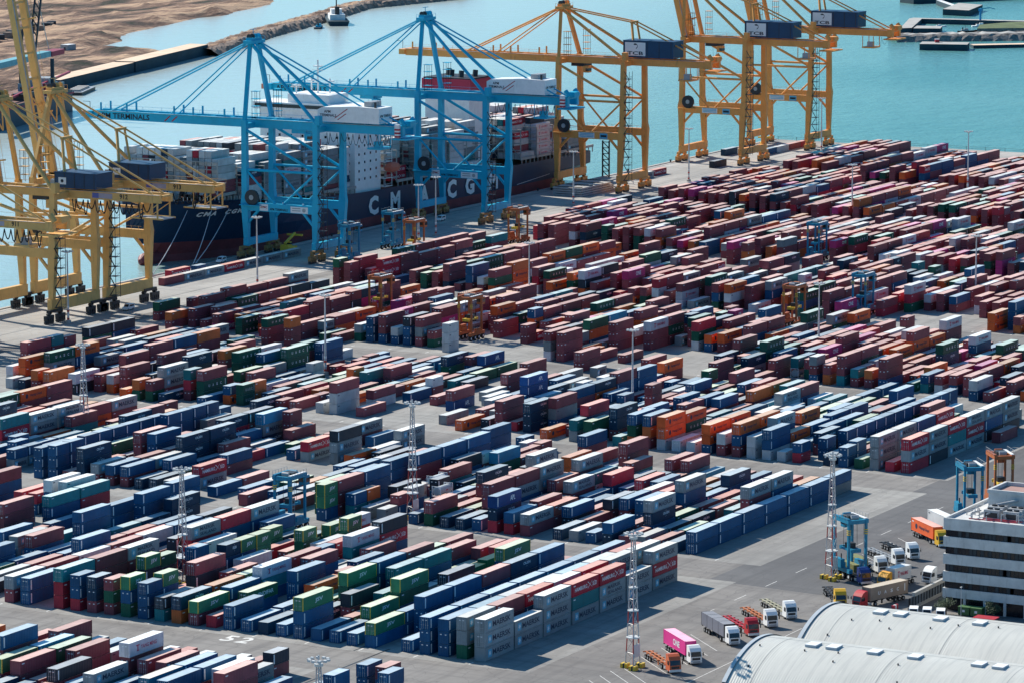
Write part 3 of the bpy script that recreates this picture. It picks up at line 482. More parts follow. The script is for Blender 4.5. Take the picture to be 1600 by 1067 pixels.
  (5, 58, 0, 2, 1, 3, 3, 12), (5, 61, 0, 2, 0, 3, 3, 3), (6, 44, 0, 2, 0, 3, 3, 3), (6, 44, 2, 2, 1, 3, 9, 3), (6, 44, 4, 2, 1, 3, 10, 3), (6, 44, 8, 2, 1, 3, 3, 9),
  (6, 45, 0, 2, 0, 3, 3, 3), (6, 45, 8, 2, 0, 3, 3, 3), (6, 51, 0, 2, 1, 3, 3, 11), (6, 51, 2, 2, 1, 3, 13, 3), (6, 51, 4, 2, 1, 3, 12, 3), (6, 51, 6, 2, 1, 10, 3, 10),
  (6, 58, 3, 2, 0, 3, 12), (6, 68, 3, 2, 0, 3, 12), (6, 69, 2, 2, 1, 18, 13),
)
BOX = []                 # every container: x, y(left edge), L, z, H, code, block,row,slot,level,n
occ = {}
def stack(blk, j, m, ln, hc, cols, jx=0.0):
    L = 12.19 if ln == 2 else 6.06; H = 2.896 if hc else 2.591; z = 0.0
    cols = list(cols)
    for i, c in enumerate(cols):
        if c == 'T' and ln == 2: c = 'g'
        if c == 'j' and ln == 2: c = 'J'
        if c in 'QX' and i < len(cols) - 1: c = 'b'
        BOX.append(dict(x=blk * BLK + m * HX + jx, y=j * RP, L=L, z=z, H=H, c=c, blk=blk, row=j, slot=m, lv=i, n=len(cols)))
        z += H
    for q in range(m, m + ln): occ[(blk, j, q)] = len(cols)
CODES = "bnkmMSHJjUOoYPtgwrGcADXZQT"
for e in DATA: stack(e[0], e[1], e[2], e[3], e[4], [CODES[k] for k in e[5:]], random.uniform(-.12, .12))

# straddle carriers in the yard stand over a row: keep their places clear
KEEP = [(543, 332), (505, 328), (526, 314), (397.5, 253.5), (371, 205), (574, 298), (586, 187), (474, 119), (440, 129)]
MASTS = [(281.5, 105.5), (293, 210.3), (430.4, 216.9), (694.3, 220.2), (517.8, 99.7), (396.3, 101), (801.4, 216.8)]
def clear(x, y):
    for (a, c) in KEEP:
        if -13 < x - a < 9 and abs(y - 1.2 - c) < 4.6: return True
        if -34 < x - a < 0 and -14 < (y - 1.2 - c) < 0 and random.random() < .75: return True
    return False
# bare ground seen in the photograph: (block, row from, row to, slot from, slot to)
BARE = [(2, 30, 50, -1, 20), (3, 27, 36, -1, 5), (4, 18, 26, -1, 3), (3, 40, 47, -1, 3), (4, 43, 47, 8, 14), (2, -3, 2, 8, 20), (2, 50, 75, -1, 3), (6, 44, 49, 3, 9), (5, 26, 30, 4, 9)]
MIX = "mmmmmmmmmmmmmmmmmmmmmmmmmmmmbbbnnnkOOOoUUUYYMMtgwrPHG"
MIXF = "mmmmmmmmmmmmmmmmmmmmmmmmmmmmmmmbbnnkOOOoUUYYMwrrrPPPHg"
MIX2 = "mmmmmmmmmmmbbbbbbbnnnnkkMMOoUtgwrYGGJ"
def seen(x, y):
    px, py, d = proj(x + 6, y, 4)
    return -60 < px < 1680 and -40 < py < 1120
rf = random.Random(5)
for blk in range(2, 8):
    for j in range(-42, 71):
        zone = random.Random(blk * 100 + (j + 60) // 7).choice((2, 2, 3, 3) if blk > 4 else (1, 2, 2, 3))
        if blk < 5 and j > 57: zone = 1 + (j // 3) % 2
        run = None; tall = zone if rf.random() < (.85 if blk > 4 else .5) else rf.choice((1, 2, 2, 3, 3))
        m = rf.choice((0, 0, 0, 1)) if blk < 5 else 0
        if (blk == 2 and j < 46): continue
        if rf.random() < .04: continue
        calm = .93 if blk > 5 else .80 if blk > 4 else .95 if j > 57 else .66
        while m < 14:
            ln = 1 if rf.random() < (.05 if blk > 4 else .13) else 2
            x, y = blk * BLK + m * HX, j * RP
            if m + ln > 14: break
            free = all((blk, j, q) not in occ for q in range(m, m + ln))
            near = any(b_ == blk and a <= j <= c and d <= m <= e for (b_, a, c, d, e) in BARE)
            if blk == 2 and j >= 50: near = near or rf.random() < .2
            if free and not near and seen(x, y) and not clear(x, y) and rf.random() > (.04 if blk > 5 else .06 if blk > 4 else .09):
                n = tall if rf.random() < calm else rf.choice((1, 2, 2, 3, 3))
                if j < 12 and blk < 4: n = min(n, 2)
                M_ = MIX2 if blk == 2 else MIX if blk < 5 else MIXF
                cols = []
                if run is None or rf.random() < (.28 if blk > 4 or j > 57 else .42): run = rf.choice(M_)
                for i in range(n):
                    c = run if rf.random() < .45 else rf.choice(M_)
                    cols.append(c)
                stack(blk, j, m, ln, 1 if rf.random() < .5 else 0, cols, rf.uniform(-.15, .15))
            m += ln
# low boxes in the gaps of the near blocks, wherever the photograph shows no bare ground
BARE_PX = [(618,985),(610,1000),(600,1005),(340,790),(350,770),(375,785),(345,755),(125,618),(145,624),(165,632),(246,640),(45,741),(41,748),(416,723),(433,728),(450,732),(474,645),(490,680),(505,640),(516,715),(540,700),(616,660),(690,665),(674,682),(640,700),
 (600,640),(730,650),(760,680),(881,690),(953,698),(782,697),(700,700),(1110,716),(1193,733),(1140,722),(656,831),(478,803),(871,573),(838,610),(797,557),(955,698),(600,540),(650,545),(820,590),(720,620),(560,690),(40,975),(60,985),(180,970),
 (300,985),(400,1000),(460,1020),(600,1010),(700,1050),(100,968),(240,990),(350,1000),(520,1000),(560,1022),(760,1045),(900,870),(850,850),(1000,880),(690,830),(730,850),(800,868),(500,800),(580,830),(1300,790),(1130,880),(620,990),(640,975),(605,990),
 (390,790),(360,800),(330,765),(420,740),(480,720),(500,735),(1060,1000),(430,1010),(20,1000),(110,985),(680,1040),(640,1040),(890,690),(900,700),(980,700),(1010,705),(640,620),(660,640),(700,640),(740,620),(780,600),(560,640),(530,650)]
def covers(x, y, L, h):
    P4 = [proj(a, c, z)[:2] for a in (x, x + L) for c in (y - CW, y) for z in (0, h)]
    a0 = min(p[0] for p in P4); a1 = max(p[0] for p in P4); b0 = min(p[1] for p in P4); b1 = max(p[1] for p in P4)
    return any(a0 < u < a1 and b0 + 3 < v < b1 for (u, v) in BARE_PX)
for blk, j0, j1 in ((-1, -2, 24), (0, 4, 40), (1, 3, 62), (2, 2, 66)):
    for j in range(j0, j1):
        off = 1 if (blk == 1 and j > 28) or (blk == 2 and 20 < j < 46) else 0
        m = off
        while m < 14:
            x, y = blk * BLK + m * HX, j * RP
            if all((blk, j, q) not in occ for q in (m, m + 1)) and seen(x, y) and not (blk == -1 and m > 11 and j < 7):
                back = min(occ.get((blk, j + 1, m), 0), occ.get((blk, j + 1, m + 1), 9))
                n = 2 if back >= 2 and rf.random() < (.45 if blk < 2 else .3) else 1
                if not covers(x, y, 12.19, 2.6 * n) and rf.random() < .86:
                    stack(blk, j, m, 2, 1 if rf.random() < .4 else 0, [rf.choice("bbbbbnnkmmmmmMgtrGGwOcM") for _ in range(n)], rf.uniform(-.15, .15))
            m += 2
# boxes standing on the quay apron
AP = []
def loose(x, y, L, H, c, z=0.0): BOX.append(dict(x=x, y=y, L=L, z=z, H=H, c=c, blk=99, row=0, slot=0, lv=0, n=1))
for i, c in enumerate("mMMHMMM"): loose(424 + i * 12.6, 353.5, 12.19, 2.59, c)
loose(441, 362, 12.19, 2.59, 'H'); loose(455, 360.5, 6.06, 2.59, 'b')
for i, c in enumerate("wgw"): loose(440 + i * 13, 357.5, 12.19, .9, 'w')
loose(874, 360, 12.19, 2.9, 'n'); loose(829, 344, 12.19, 2.9, 'k'); loose(790, 353, 12.19, 2.59, 'H'); loose(776, 352, 12.19, 2.59, 'M')
for i, c in enumerate("bwmr"): loose(884 + i * 12.6, 346, 12.19, 2.59, c)

# ---- which containers show largest in the photograph
vb, fb = [], []
for q in BOX:
    o = len(vb); x0, x1, y0, y1, z0, z1 = q['x'], q['x'] + q['L'], q['y'] - CW, q['y'], q['z'], q['z'] + q['H']
    vb += [(x0, y0, z0), (x1, y0, z0), (x1, y1, z0), (x0, y1, z0), (x0, y0, z1), (x1, y0, z1), (x1, y1, z1), (x0, y1, z1)]
    fb += [(o, o+1, o+5, o+4), (o+1, o+2, o+6, o+5), (o+2, o+3, o+7, o+6), (o+3, o, o+4, o+7), (o+4, o+5, o+6, o+7)]
tree = BVHTree.FromPolygons(vb, fb)
for i, q in enumerate(BOX):
    q['vis'] = 0
    if q['blk'] > 2 or q['c'] == 'T': continue
    x0, y1 = q['x'], q['y']; y0 = y1 - CW; hit = tot = 0
    for fx in (.1, .5, .9):
        for (px_, py_, pz_) in ((x0 + fx * q['L'], y0, q['z'] + .3 * q['H']), (x0 + fx * q['L'], y0, q['z'] + .8 * q['H']), (x0, y0 + fx * CW, q['z'] + .5 * q['H']), (x0 + fx * q['L'], (y0 + y1) / 2, q['z'] + q['H'])):
            u_, v_, d_ = proj(px_, py_, pz_)
            tot += 1
            if not (0 < u_ < 1600 and 0 < v_ < 1067): continue
            p = Vector((px_, py_, pz_)); dd = (p - CAM); ln_ = dd.length
            h = tree.ray_cast(CAM, dd / ln_, ln_ - .05)
            if h[0] is None: hit += 1
    d = (Vector((x0, y1, q['z'])) - CAM).length
    q['vis'] = hit / tot * (q['L'] + 3) / (d * d) * 1e6
order = sorted(range(len(BOX)), key=lambda i: -BOX[i]['vis'])
CHOSEN = [i for i in order[:296] if BOX[i]['vis'] > 0]

# ---- shared meshes of the individually built containers
CM = {}
def cmesh(kind, c, L):
    key = (kind, c, L)
    if key in CM: return CM[key]
    H = 2.7; l2, w2 = L / 2, CW / 2; b = MB(); s = SIDE[c]; rf_ = ROOF[c]
    if kind == 'body':
        if c == 'Q':
            b.box(-l2 + .05, l2 - .05, -w2 + .05, -w2 + .12, .12, H - .05, s); b.box(-l2 + .05, l2 - .05, w2 - .12, w2 - .05, .12, H - .05, s)
            b.box(l2 - .12, l2 - .05, -w2 + .12, w2 - .12, .12, H - .05, s); b.box(-l2 + .05, -l2 + .12, -w2 + .12, w2 - .12, .12, H - .05, s)
            b.box(-l2 + .12, l2 - .12, -w2 + .12, w2 - .12, .15, .9, s)
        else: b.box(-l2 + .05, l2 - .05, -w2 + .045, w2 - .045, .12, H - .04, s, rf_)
        post = POSTY if c in 'jJ' else s; rail = LETW if c == 'Q' else s
        for sx in (-1, 1):
            for sy in (-1, 1):
                x = sx * (l2 - .08); y = sy * (w2 - .08); b.box(x - .08, x + .08, y - .08, y + .08, .04, H - .02, post)
            x = sx * (l2 - .06); b.box(x - .056, x + .056, -w2 + .16, w2 - .16, H - .16, H - .03, s); b.box(x - .056, x + .056, -w2 + .16, w2 - .16, .05, .2, s)
        for sy in (-1, 1):
            y = sy * (w2 - .05); b.box(-l2 + .16, l2 - .16, y - .046, y + .046, H - .12, H - .025, rail, rail if c == 'Q' else rf_); b.box(-l2 + .16, l2 - .16, y - .046, y + .046, .05, .19, s)
    elif kind == 'door':
        b.box(-.03, .03, .02, w2 - .17, .22, H - .2, s)
        for y in (.28, .72): b.tube((-.05, y, .15), (-.05, y, H - .15), .03, RODS, 5); b.box(-.075, -.035, y - .1, y + .1, .95, 1.05, RODS)
        b.quad((-.034, .15, H * .72), (-.034, .55, H * .72), (-.034, .55, H * .79), (-.034, .15, H * .79), LETW)
    elif kind == 'lettering': lettering(b, c, L, H, -w2 - .012 + .045, -l2, 0)
    if not b.f: CM[key] = None; return None
    me_o = b.ob(kind); me = me_o.data; me.name = kind + "_mesh"; bpy.data.objects.remove(me_o); CM[key] = me
    return me

BN = {-1: "nearest corner block", 0: "front block", 1: "second block", 2: "third block"}
rows_in = {}
for q in BOX: rows_in.setdefault(q['blk'], {}).setdefault(q['row'], set()).add(q['slot'])
for i in CHOSEN:
    q = BOX[i]; c, L = q['c'], q['L']
    rws = sorted(rows_in[q['blk']]); ro = rws.index(q['row']) + 1; so_ = sorted(rows_in[q['blk']][q['row']]).index(q['slot']) + 1
    lv = {1: ("sole box",), 2: ("bottom", "top"), 3: ("bottom", "middle", "top")}[q['n']][q['lv']]
    words = PAL[c][2]
    if q['n'] == 1: words = "lone " + words; lab = f"{words} container, {ordw(so_)} place along the {ordw(ro)} row from right, {BN[q['blk']]}"
    else: lab = f"{words} container, {lv} of {ordw(so_)} stack, {ordw(ro)} row from right, {BN[q['blk']]}"
    me = cmesh('body', c, L)
    o = bpy.data.objects.new("shipping_container", me); COL.objects.link(o)
    o.location = (q['x'] + L / 2, q['y'] - CW / 2, q['z'] + .01); o.scale = (1, 1, q['H'] / 2.7)
    tag(o, lab, "container", "shipping containers stacked in the yard")
    le = cmesh('lettering', c, L)
    if le: k = bpy.data.objects.new("lettering", le); COL.objects.link(k); k.parent = o
    if (q['row'] * 7 + q['slot'] * 3 + q['lv'] * 5) % 3 and c != 'Q':
        for rz in (0, 1):
            k = bpy.data.objects.new("door", cmesh('door', c, L)); COL.objects.link(k); k.parent = o
            k.location = (-L / 2 + .03, 0, 0); k.scale = (1, -1 if rz else 1, 1)

# ---- all the others, too many to be built one by one
def plain(b, q):
    c, L = q['c'], q['L']; x, y, z, H = q['x'], q['y'], q['z'], q['H']
    b.tint = random.uniform(-.16, .16)
    if c == 'T':
        b.tube((x + .25, y - CW / 2, z + H / 2), (x + L - .25, y - CW / 2, z + H / 2), 1.05, SIDE['T'], 12)
        for xx in (x, x + L - .14):
            for yy in (y - CW, y - .14): b.box(xx, xx + .14, yy, yy + .14, z, z + H, LETW)
            b.box(xx, xx + .14, y - CW + .14, y - .14, z + H - .14, z + H, LETW); b.box(xx, xx + .14, y - CW + .14, y - .14, z, z + .14, LETW)
        for yy in (y - CW, y - .14): b.box(x + .14, x + L - .14, yy, yy + .14, z, z + .14, LETW)
        return
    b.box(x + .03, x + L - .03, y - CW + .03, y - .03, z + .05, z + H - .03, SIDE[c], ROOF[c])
    if c in 'jJ':
        for yy in (y - CW, y - .16): b.box(x, x + .16, yy, yy + .16, z + .04, z + H - .02, POSTY)
    if H > 2 and (q['blk'] < 7 or c in 'MUYPH'): lettering(b, c, L, H, y - CW - .01, x, z)
    if q['blk'] < 4 and c in 'mnbk': 
        for yy in (.5, 1.6): b.quad((x + .01, y - yy, z + .72 * H), (x + .01, y - yy - .35, z + .72 * H), (x + .01, y - yy - .35, z + .8 * H), (x + .01, y - yy, z + .8 * H), LETW)
MASS = MB()
ch = set(CHOSEN)
TK = 0
for i, q in enumerate(BOX):
    if i in ch: continue
    if q['c'] == 'T' and q['blk'] < 3:
        TK += 1
        t = empty("tank_container", (q['x'] + 3.03, q['y'] - CW / 2, q['z']), f"silver tank container in a white frame, {ordw(TK)} nearest of the tanks in the yard", "tank", group="tank containers in the yard")
        b = MB(); b.tube((-2.85, 0, 1.3), (2.85, 0, 1.3), 1.08, SIDE['T'], 16); b.tube((-2.95, 0, 1.3), (-2.85, 0, 1.3), .7, SIDE['T'], 12, 1.08)
        b.quad((-.2, -1.09, 1.2), (1.0, -1.09, 1.2), (1.0, -1.09, 1.5), (-.2, -1.09, 1.5), LETR); b.ob("tank", t)
        b = MB()
        for xx in (-2.96, 2.96):
            for yy in (-1.15, 1.15): b.beam((xx, yy, 0), (xx, yy, 2.59), .14, .14, LETW)
            b.beam((xx, -1.08, .08), (xx, 1.08, .08), .12, .12, LETW); b.beam((xx, -1.08, 2.52), (xx, 1.08, 2.52), .12, .12, LETW)
            b.beam((xx, -1.08, 1.9), (xx, -.3, 2.5), .08, .08, LETW); b.beam((xx, 1.08, 1.9), (xx, .3, 2.5), .08, .08, LETW)
        for yy in (-1.15, 1.15): b.beam((-2.89, yy, .08), (2.89, yy, .08), .12, .12, LETW)
        b.ob("frame", t); continue
    plain(MASS, q)
# ------------------------------------------------------------------ ship-to-shore gantry cranes
def sts(xc, label, P):
    """local frame: x along the rail, y towards the sea; rails at y = -14.5 and +14.5"""
    C = P['mat']; hw, zp, zt, g0, g1, za = P['hw'], P['zp'], P['zt'], P['g0'], P['g1'], P['za']
    yb, yt, yh, ya = P['yb'], P.get('yt', 82), 17.5, P.get('ya', 16)
    r = empty("gantry_crane", (xc, 350.5, 0), label, "crane", group=P['group'])
    taper = P.get('taper', 0.0)
    for sx in (-1, 1):
        for y in (-14.5, 14.5):
            s = 1 if y > 0 else -1
            b = MB(); x = sx * hw
            b.loft([((x + sx * taper, y - s * .6, 4.2), 1.5, 1.5), ((x + sx * taper * .4, y - s * .2, zp - 3), 1.9, 2.6), ((x + sx * taper * .3, y, zp), 1.9, 2.8), ((x, y, zp + 2.5), 1.8, 2.1), ((x - sx * taper * .6, y, g1), 1.7, 1.9)], C)
            b.ob("leg", r)
            b = MB()       # a pair of balanced wheel bogies under each corner
            for cx in (x - 3.1, x + 3.1):
                b.beam((cx - 2.2, y, 2.2), (cx + 2.2, y, 2.2), 1.0, 1.0, P.get('bog', RUSTG)); b.beam((cx - .6, y, 2.9), (cx + .6, y, 3.6), 1.2, .8, P.get('bog', RUSTG))
                for k in (-1.7, -.6, .6, 1.7):
                    b.tube((cx + k, y - .45, .6), (cx + k, y + .45, .6), .52, DARK, 10); b.box(cx + k - .25, cx + k + .25, y - .62, y + .62, .7, 1.7, P.get('bog', RUSTG))
            b.beam((x - 3.6, y, 3.9), (x + 3.6, y, 3.9), 1.2, .9, P.get('bog', RUSTG))
            b.ob("bogie", r)
    for y in (-14.5, 14.5):
        s = 1 if y > 0 else -1
        b = MB(); b.beam((-hw - 1.2 - taper, y - s * .6, 5.6), (hw + 1.2 + taper, y - s * .6, 5.6), 1.7, P.get('sillh', 2.4), C); b.ob("sill_beam", r)
        b = MB(); b.beam((-hw + .6, y, g0 + .9), (hw - .6, y, g0 + .9), 1.6, 1.9, C); b.ob("cross_beam", r)
    for sx in (-1, 1):
        x = sx * (hw + taper * .3)
        b = MB(); b.beam((x, -13.3, zp - 1.4), (x, 13.3, zp - 1.4), 1.5, 2.9, C)
        for s in (-1, 1): b.beam((x, s * 9.2, zp - 2.7), (x, s * 13.4, zp - 7.2), .8, .8, C)
        for k in range(9): b.beam((x - sx * .7, -11 + 2.8 * k, zp + .05), (x - sx * .7, -11 + 2.8 * k, zp + 1.1), .08, .08, C)
        b.beam((x - sx * .7, -12, zp + 1.1), (x - sx * .7, 12, zp + 1.1), .08, .08, C)
        b.ob("portal_beam", r)
        x = sx * hw
        for (p, q, d) in (((x, 13.6, zt), (x, -13.6, zt), .95), ((x, 14, g0 - .3), (x, -13.6, zt + .6), 1.1), ((x, 13.6, zt - .5), (x, 2.5, zp), .8), ((x, -13.6, zt - .5), (x, -1.0, zp), .8)):
            b = MB(); b.tube(p, q, d / 2, C, 8); b.ob("brace", r)
    # stair tower on the near landside leg
    b = MB(); x = -hw; zz = 5.0; k = 0
    while zz < g0 - 3:
        b.box(x - 1.7, x + 1.1, -18.3, -15.7, zz, zz + .12, DARK)
        b.beam((x - 1.6, -16 - 2 * (k % 2), zz + .1), (x - 1.6, -16 - 2 * ((k + 1) % 2), zz + 3.1), .5, .1, DARK); zz += 3.1; k += 1
        for yy in (-18.2,): b.beam((x - 1.65, yy, zz - 3), (x + 1.05, yy, zz - 2.0), .06, .06, DARK); b.beam((x - 1.65, yy, zz - 2.0), (x + 1.05, yy, zz - 2.0), .06, .06, DARK)
    for dx in (-1.65, 1.05): b.beam((x + dx, -18.2, 4.5), (x + dx, -18.2, zz), .14, .14, DARK)
    b.ob("stair_tower", r)
    b = MB(); b.beam((-hw, -16.4, g1 + 1.2), (-hw, -14.6, g1 + 1.2), 2.4, 3.2, C if P.get('cabin') is None else P['cabin']); b.ob("electrical_cabin", r)
    # girder
    gw = 3.1
    def rail(y0, y1, tip):
        b = MB()
        for x in (-gw, gw): b.beam((x, y0, (g0 + g1) / 2), (x, y1, (g0 + g1) / 2), 1.2, g1 - g0, C)
        n = int(abs(y1 - y0) / 8)
        for k in range(n + 1):
            y = y0 + (y1 - y0) * k / n; b.beam((-gw + .6, y, g1 - .5), (gw - .6, y, g1 - .5), .7, .6, C)
            for x in (-gw - 1.1, gw + 1.1): b.beam((x, y, g1), (x, y, g1 + 1.1), .07, .07, C)
        for x in (-gw - 1.1, gw + 1.1):
            b.beam((x, y0, g1 + 1.1), (x, y1, g1 + 1.1), .07, .07, C); b.beam((x * .88, y0, g1 - .06), (x * .88, y1, g1 - .06), 1.0, .1, STEEL)
        if tip:
            for y in (y1 - 3, y1 - 14, y0 + 30, y0 + 22, y0 + 9):
                for x in (-gw, gw): b.beam((x, y, g1), (x, y, g1 + 2.8), .5, .5, C)
            b.box(-gw - 1.6, gw + 1.6, y1, y1 + 2.6, g0 + .4, g1 - .3, C); b.beam((-gw - 1, y1 + 1, g1), (-gw - 1, y1 + 1, g1 + 3), .15, .15, DARK); b.beam((-gw - 1, y1 + 1, g1 + 3), (-gw - 1, y1 + 4, g1 + 3), .15, .15, DARK)
        return b
    gi = rail(yb, yh, False).ob("girder", r)
    bm_ = rail(0, yt - yh, True); bo = None
    if P.get('btext'):
        bm_.text(P['btext'], (-gw - .63, yt - yh - 1.5, g0 + .45), (0, -1, 0), (0, 0, 1), (g1 - g0) * .62, BLACKP, 22.5)
        for k in range(2): bm_.quad((-gw - .63, yt - yh - 30 - 3 * k, g0 + .5), (-gw - .63, yt - yh - 30.7 - 3 * k, g0 + .5), (-gw - .63, yt - yh - 33 - 3 * k, g1 - .7), (-gw - .63, yt - yh - 32.3 - 3 * k, g1 - .7), REDP)
    ang = R(P.get('raise_', 0))
    # boom is drawn with its hinge at the origin, then swung up about it
    for i, (x, y, z) in enumerate(bm_.v):
        dy, dz = y, z - g0
        bm_.v[i] = (x, yh + dy * math.cos(ang) - dz * math.sin(ang), g0 + dy * math.sin(ang) + dz * math.cos(ang))
    bm_.ob("boom", r)
    def bp_(y, x): # point on the boom's top
        dy, dz = y - yh, g1 - g0
        return (x, yh + dy * math.cos(ang) - dz * math.sin(ang), g0 + dy * math.sin(ang) + dz * math.cos(ang))
    # A-frame
    for sx in (-1, 1):
        b = MB(); b.beam((sx * (hw - taper * .6), 14.5, g1 - .4), (sx * 2.4, ya, za), 1.2, 1.5, C); b.ob("mast_leg", r)
        b = MB(); b.tube((sx * (hw - taper * .6) * .92, -13.8, g1 + .2), (sx * 2.6, ya - 1, za - 1), .62, C, 8); b.ob("mast_strut", r)
    b = MB(); b.box(-4.6, 4.6, ya - 1.8, ya + 1.6, za - .6, za + .5, C); b.box(-3.4, 3.4, ya - 1.2, ya + 1.2, za + .5, za + 1.4, C)
    for x in (-3, -1, 1, 3): b.tube((x - .3, ya, za + 1.8), (x + .3, ya, za + 1.8), .95, C if x > 0 else DARK, 10)
    for x in (-4.5, 4.5):
        for y in (ya - 1.7, ya + 1.5): b.beam((x, y, za + .5), (x, y, za + 1.7), .08, .08, C)
        b.beam((x, ya - 1.7, za + 1.7), (x, ya + 1.5, za + 1.7), .08, .08, C)
    b.beam((-.4, ya, za + 2), (-.4, ya, za + 4.2), .2, .2, C); b.beam((-2.2, ya, za + 4.2), (1.6, ya, za + 4.2), .2, .2, C)
    b.ob("mast_head", r)
    if not P.get('raise_'):
        for x in (-2.2, 2.2):
            for (y, d) in ((P.get('s1', 74), .34), (P.get('s2', 49), .26)):
                b = MB(); b.tube((x * .9, ya + 1, za), bp_(y, x * 1.35), d, C, 6); b.ob("forestay", r)
    else:
        for x in (-2.2, 2.2):
            b = MB(); q = Vector(bp_(yh + 27, x)); p = Vector((x, ya + 1, za)); mid = (p + q) / 2 + Vector((0, -3, -9)); b.tube(p, mid, .25, C, 6); b.tube(mid, q, .25, C, 6); b.ob("forestay", r)
    if P.get('post'):
        py, pz = P['post']
        b = MB()
        for x in (-2.8, 2.8): b.beam((x * 1.3, py - 2, g1), (x * .8, py, pz), .75, .75, C)
        b.beam((-2.9, py, pz), (2.9, py, pz), .8, .8, C); b.ob("stay_post", r)
        for x in (-2.2, 2.2):
            b = MB(); b.tube((x, ya - 1, za - .2), (x, py, pz), .3, C, 6); b.tube((x, py, pz), (x * 1.3, yb + 3, g1), .3, C, 6); b.ob("backstay", r)
    else:
        for x in (-2.2, 2.2):
            b = MB(); b.tube((x, ya - 1, za - .2), (x * 1.3, yb + 4, g1), .3, C, 6); b.ob("backstay", r)
    # machinery house
    h0, h1, hz, HM = P['house']
    b = MB(); xw = 4.6
    if HM is WHITE:
        pts = [(h1, g1 + .5), (h0, g1 + .5), (h0, g1 + 4.6), (h0 - 1.6, g1 + 5.4), ((h0 + h1) / 2 - 3, hz + .3), (h1, hz)]
        n = len(pts); b.add([(-xw, y, z) for y, z in pts] + [(xw, y, z) for y, z in pts], [tuple(range(n))[::-1], tuple(range(n, 2 * n))] + [(i, (i + 1) % n, n + (i + 1) % n, n + i) for i in range(n)], HM)
        b.text("APM", (-xw - .03, h0 - 2.6, g1 + 3.6), (0, -1, 0), (0, 0, 1), .95, BLACKP, 2.6); b.text("TERMINALS", (-xw - .03, h0 - .9, g1 + 2.3), (0, -1, 0), (0, 0, 1), .95, BLACKP, 6.6)
        for k in range(2):
            y, z = h0 - 6.6 - 1.2 * k, g1 + 1.2 - .0 * k; d = (5.2, 3.4)[k]
            b.quad((-xw - .03, y, z + .6 - k * .5), (-xw - .03, y - .5, z + .6 - k * .5), (-xw - .03, y - d - .4, z + 4.0 - k * 1.7), (-xw - .03, y - d, z + 4.1 - k * 1.7), REDP)
        b.text("APM TERMINALS", (-4.0, h1 - .03, g1 + 2.6), (1, 0, 0), (0, 0, 1), 1.0, BLACKP, 8.0)
        for k in range(3): b.box(-2.6 + 2.3 * k, -.6 + 2.3 * k, h1 + 4, h1 + 7, hz, hz + 1.9, STEEL)
        b.beam((-3.5, h1 + 2, hz), (-3.5, h1 + 2, hz + 2), .6, .6, DARK)
    else:
        b.box(-xw, xw, h1, h0, g1 + .5, hz, HM); b.box(-xw - .2, xw + .2, h1 - .2, h0 + .2, hz, hz + .25, HM)
        for k in range(5): b.box(-xw - .05, xw + .05, h0 - .2 - (h0 - h1) * k / 4.2, h0 + .05 - (h0 - h1) * k / 4.2, g1 + .5, hz + .02, DARK)
        if P.get('sign') == 'TCB':
            b.quad((-xw - .10, h0 - .8, g1 + 1.2), (-xw - .10, h0 - 9.8, g1 + 1.2), (-xw - .10, h0 - 9.8, hz - .5), (-xw - .10, h0 - .8, hz - .5), SIGNW)
            b.text("TCB", (-xw - .13, h0 - 1.8, g1 + 1.55), (0, -1, 0), (0, 0, 1), 1.4, BLACKP, 7.0)
            cy, cz = h0 - 5.3, hz - 2.0
            for i in range(11):
                a0, a1 = R(140 - 20 * i), R(120 - 20 * i)
                b.quad((-xw - .13, cy - 1.1 * math.cos(a0), cz + 1.1 * math.sin(a0)), (-xw - .13, cy - 1.1 * math.cos(a1), cz + 1.1 * math.sin(a1)), (-xw - .13, cy - .4 - .5 * math.cos(a1), cz + .55 * math.sin(a1)), (-xw - .13, cy - .4 - .5 * math.cos(a0), cz + .55 * math.sin(a0)), BLACKP)
        else:
            b.quad((-xw - .10, h0 - 1.5, g1 + 1.6), (-xw - .10, h0 - 4.4, g1 + 1.6), (-xw - .10, h0 - 4.4, g1 + 3.8), (-xw - .10, h0 - 1.5, g1 + 3.8), SIGNW)
            b.tube((-xw - .13, h0 - 2.9, g1 + 2.7), (-xw - .11, h0 - 2.9, g1 + 2.7), .55, BLACKP, 10)
            b.box(-xw - .1, -xw + 3, h0, h0 + 1.6, g1 + .6, g1 + 3, STEEL)
    b.ob("machinery_house", r)
    if P.get('num'):
        b = MB(); b.quad((-gw - .64, yb + 25, g0 + .5), (-gw - .64, yb + 17.5, g0 + .5), (-gw - .64, yb + 17.5, g1 - .5), (-gw - .64, yb + 25, g1 - .5), mat("nameplate", (.42, .36, .42), .5)); b.quad((-gw - .66, yb + 25, g0 + .5), (-gw - .66, yb + 22.6, g0 + .5), (-gw - .66, yb + 22.6, g1 - .5), (-gw - .66, yb + 25, g1 - .5), mat("nameplate_blue", (.12, .14, .4), .5))
        b.text(P['num'], (-gw - .66, yb + 14.8, g0 + .6), (0, -1, 0), (0, 0, 1), (g1 - g0) * .6, BLACKP); b.ob("number_sign", r)
    # trolley, cab, festoon and the gear at the landward end
    ty = P.get('trolley', 4)
    b = MB(); b.box(-3.2, 3.2, ty - 3, ty + 3, g0 - 1.3, g0 - .1, DARK if C is not BLUEC else C)
    for x in (-2.2, 2.2): b.beam((x, ty, g0 - 1.2), (x * .5, ty, g0 - 8), .06, .06, DARK)
    b.ob("trolley", r)
    b = MB(); b.box(-4.6, -1.8, ty - 5.4, ty - 3.0, g0 - 3.6, g0 - 1.0, C); b.box(-4.64, -1.76, ty - 5.44, ty - 4.2, g0 - 3.0, g0 - 1.9, GLASS); b.ob("driver_cab", r)
    FC = MATS.get("cable_black") or mat("cable_black", (.015, .015, .018), .6)
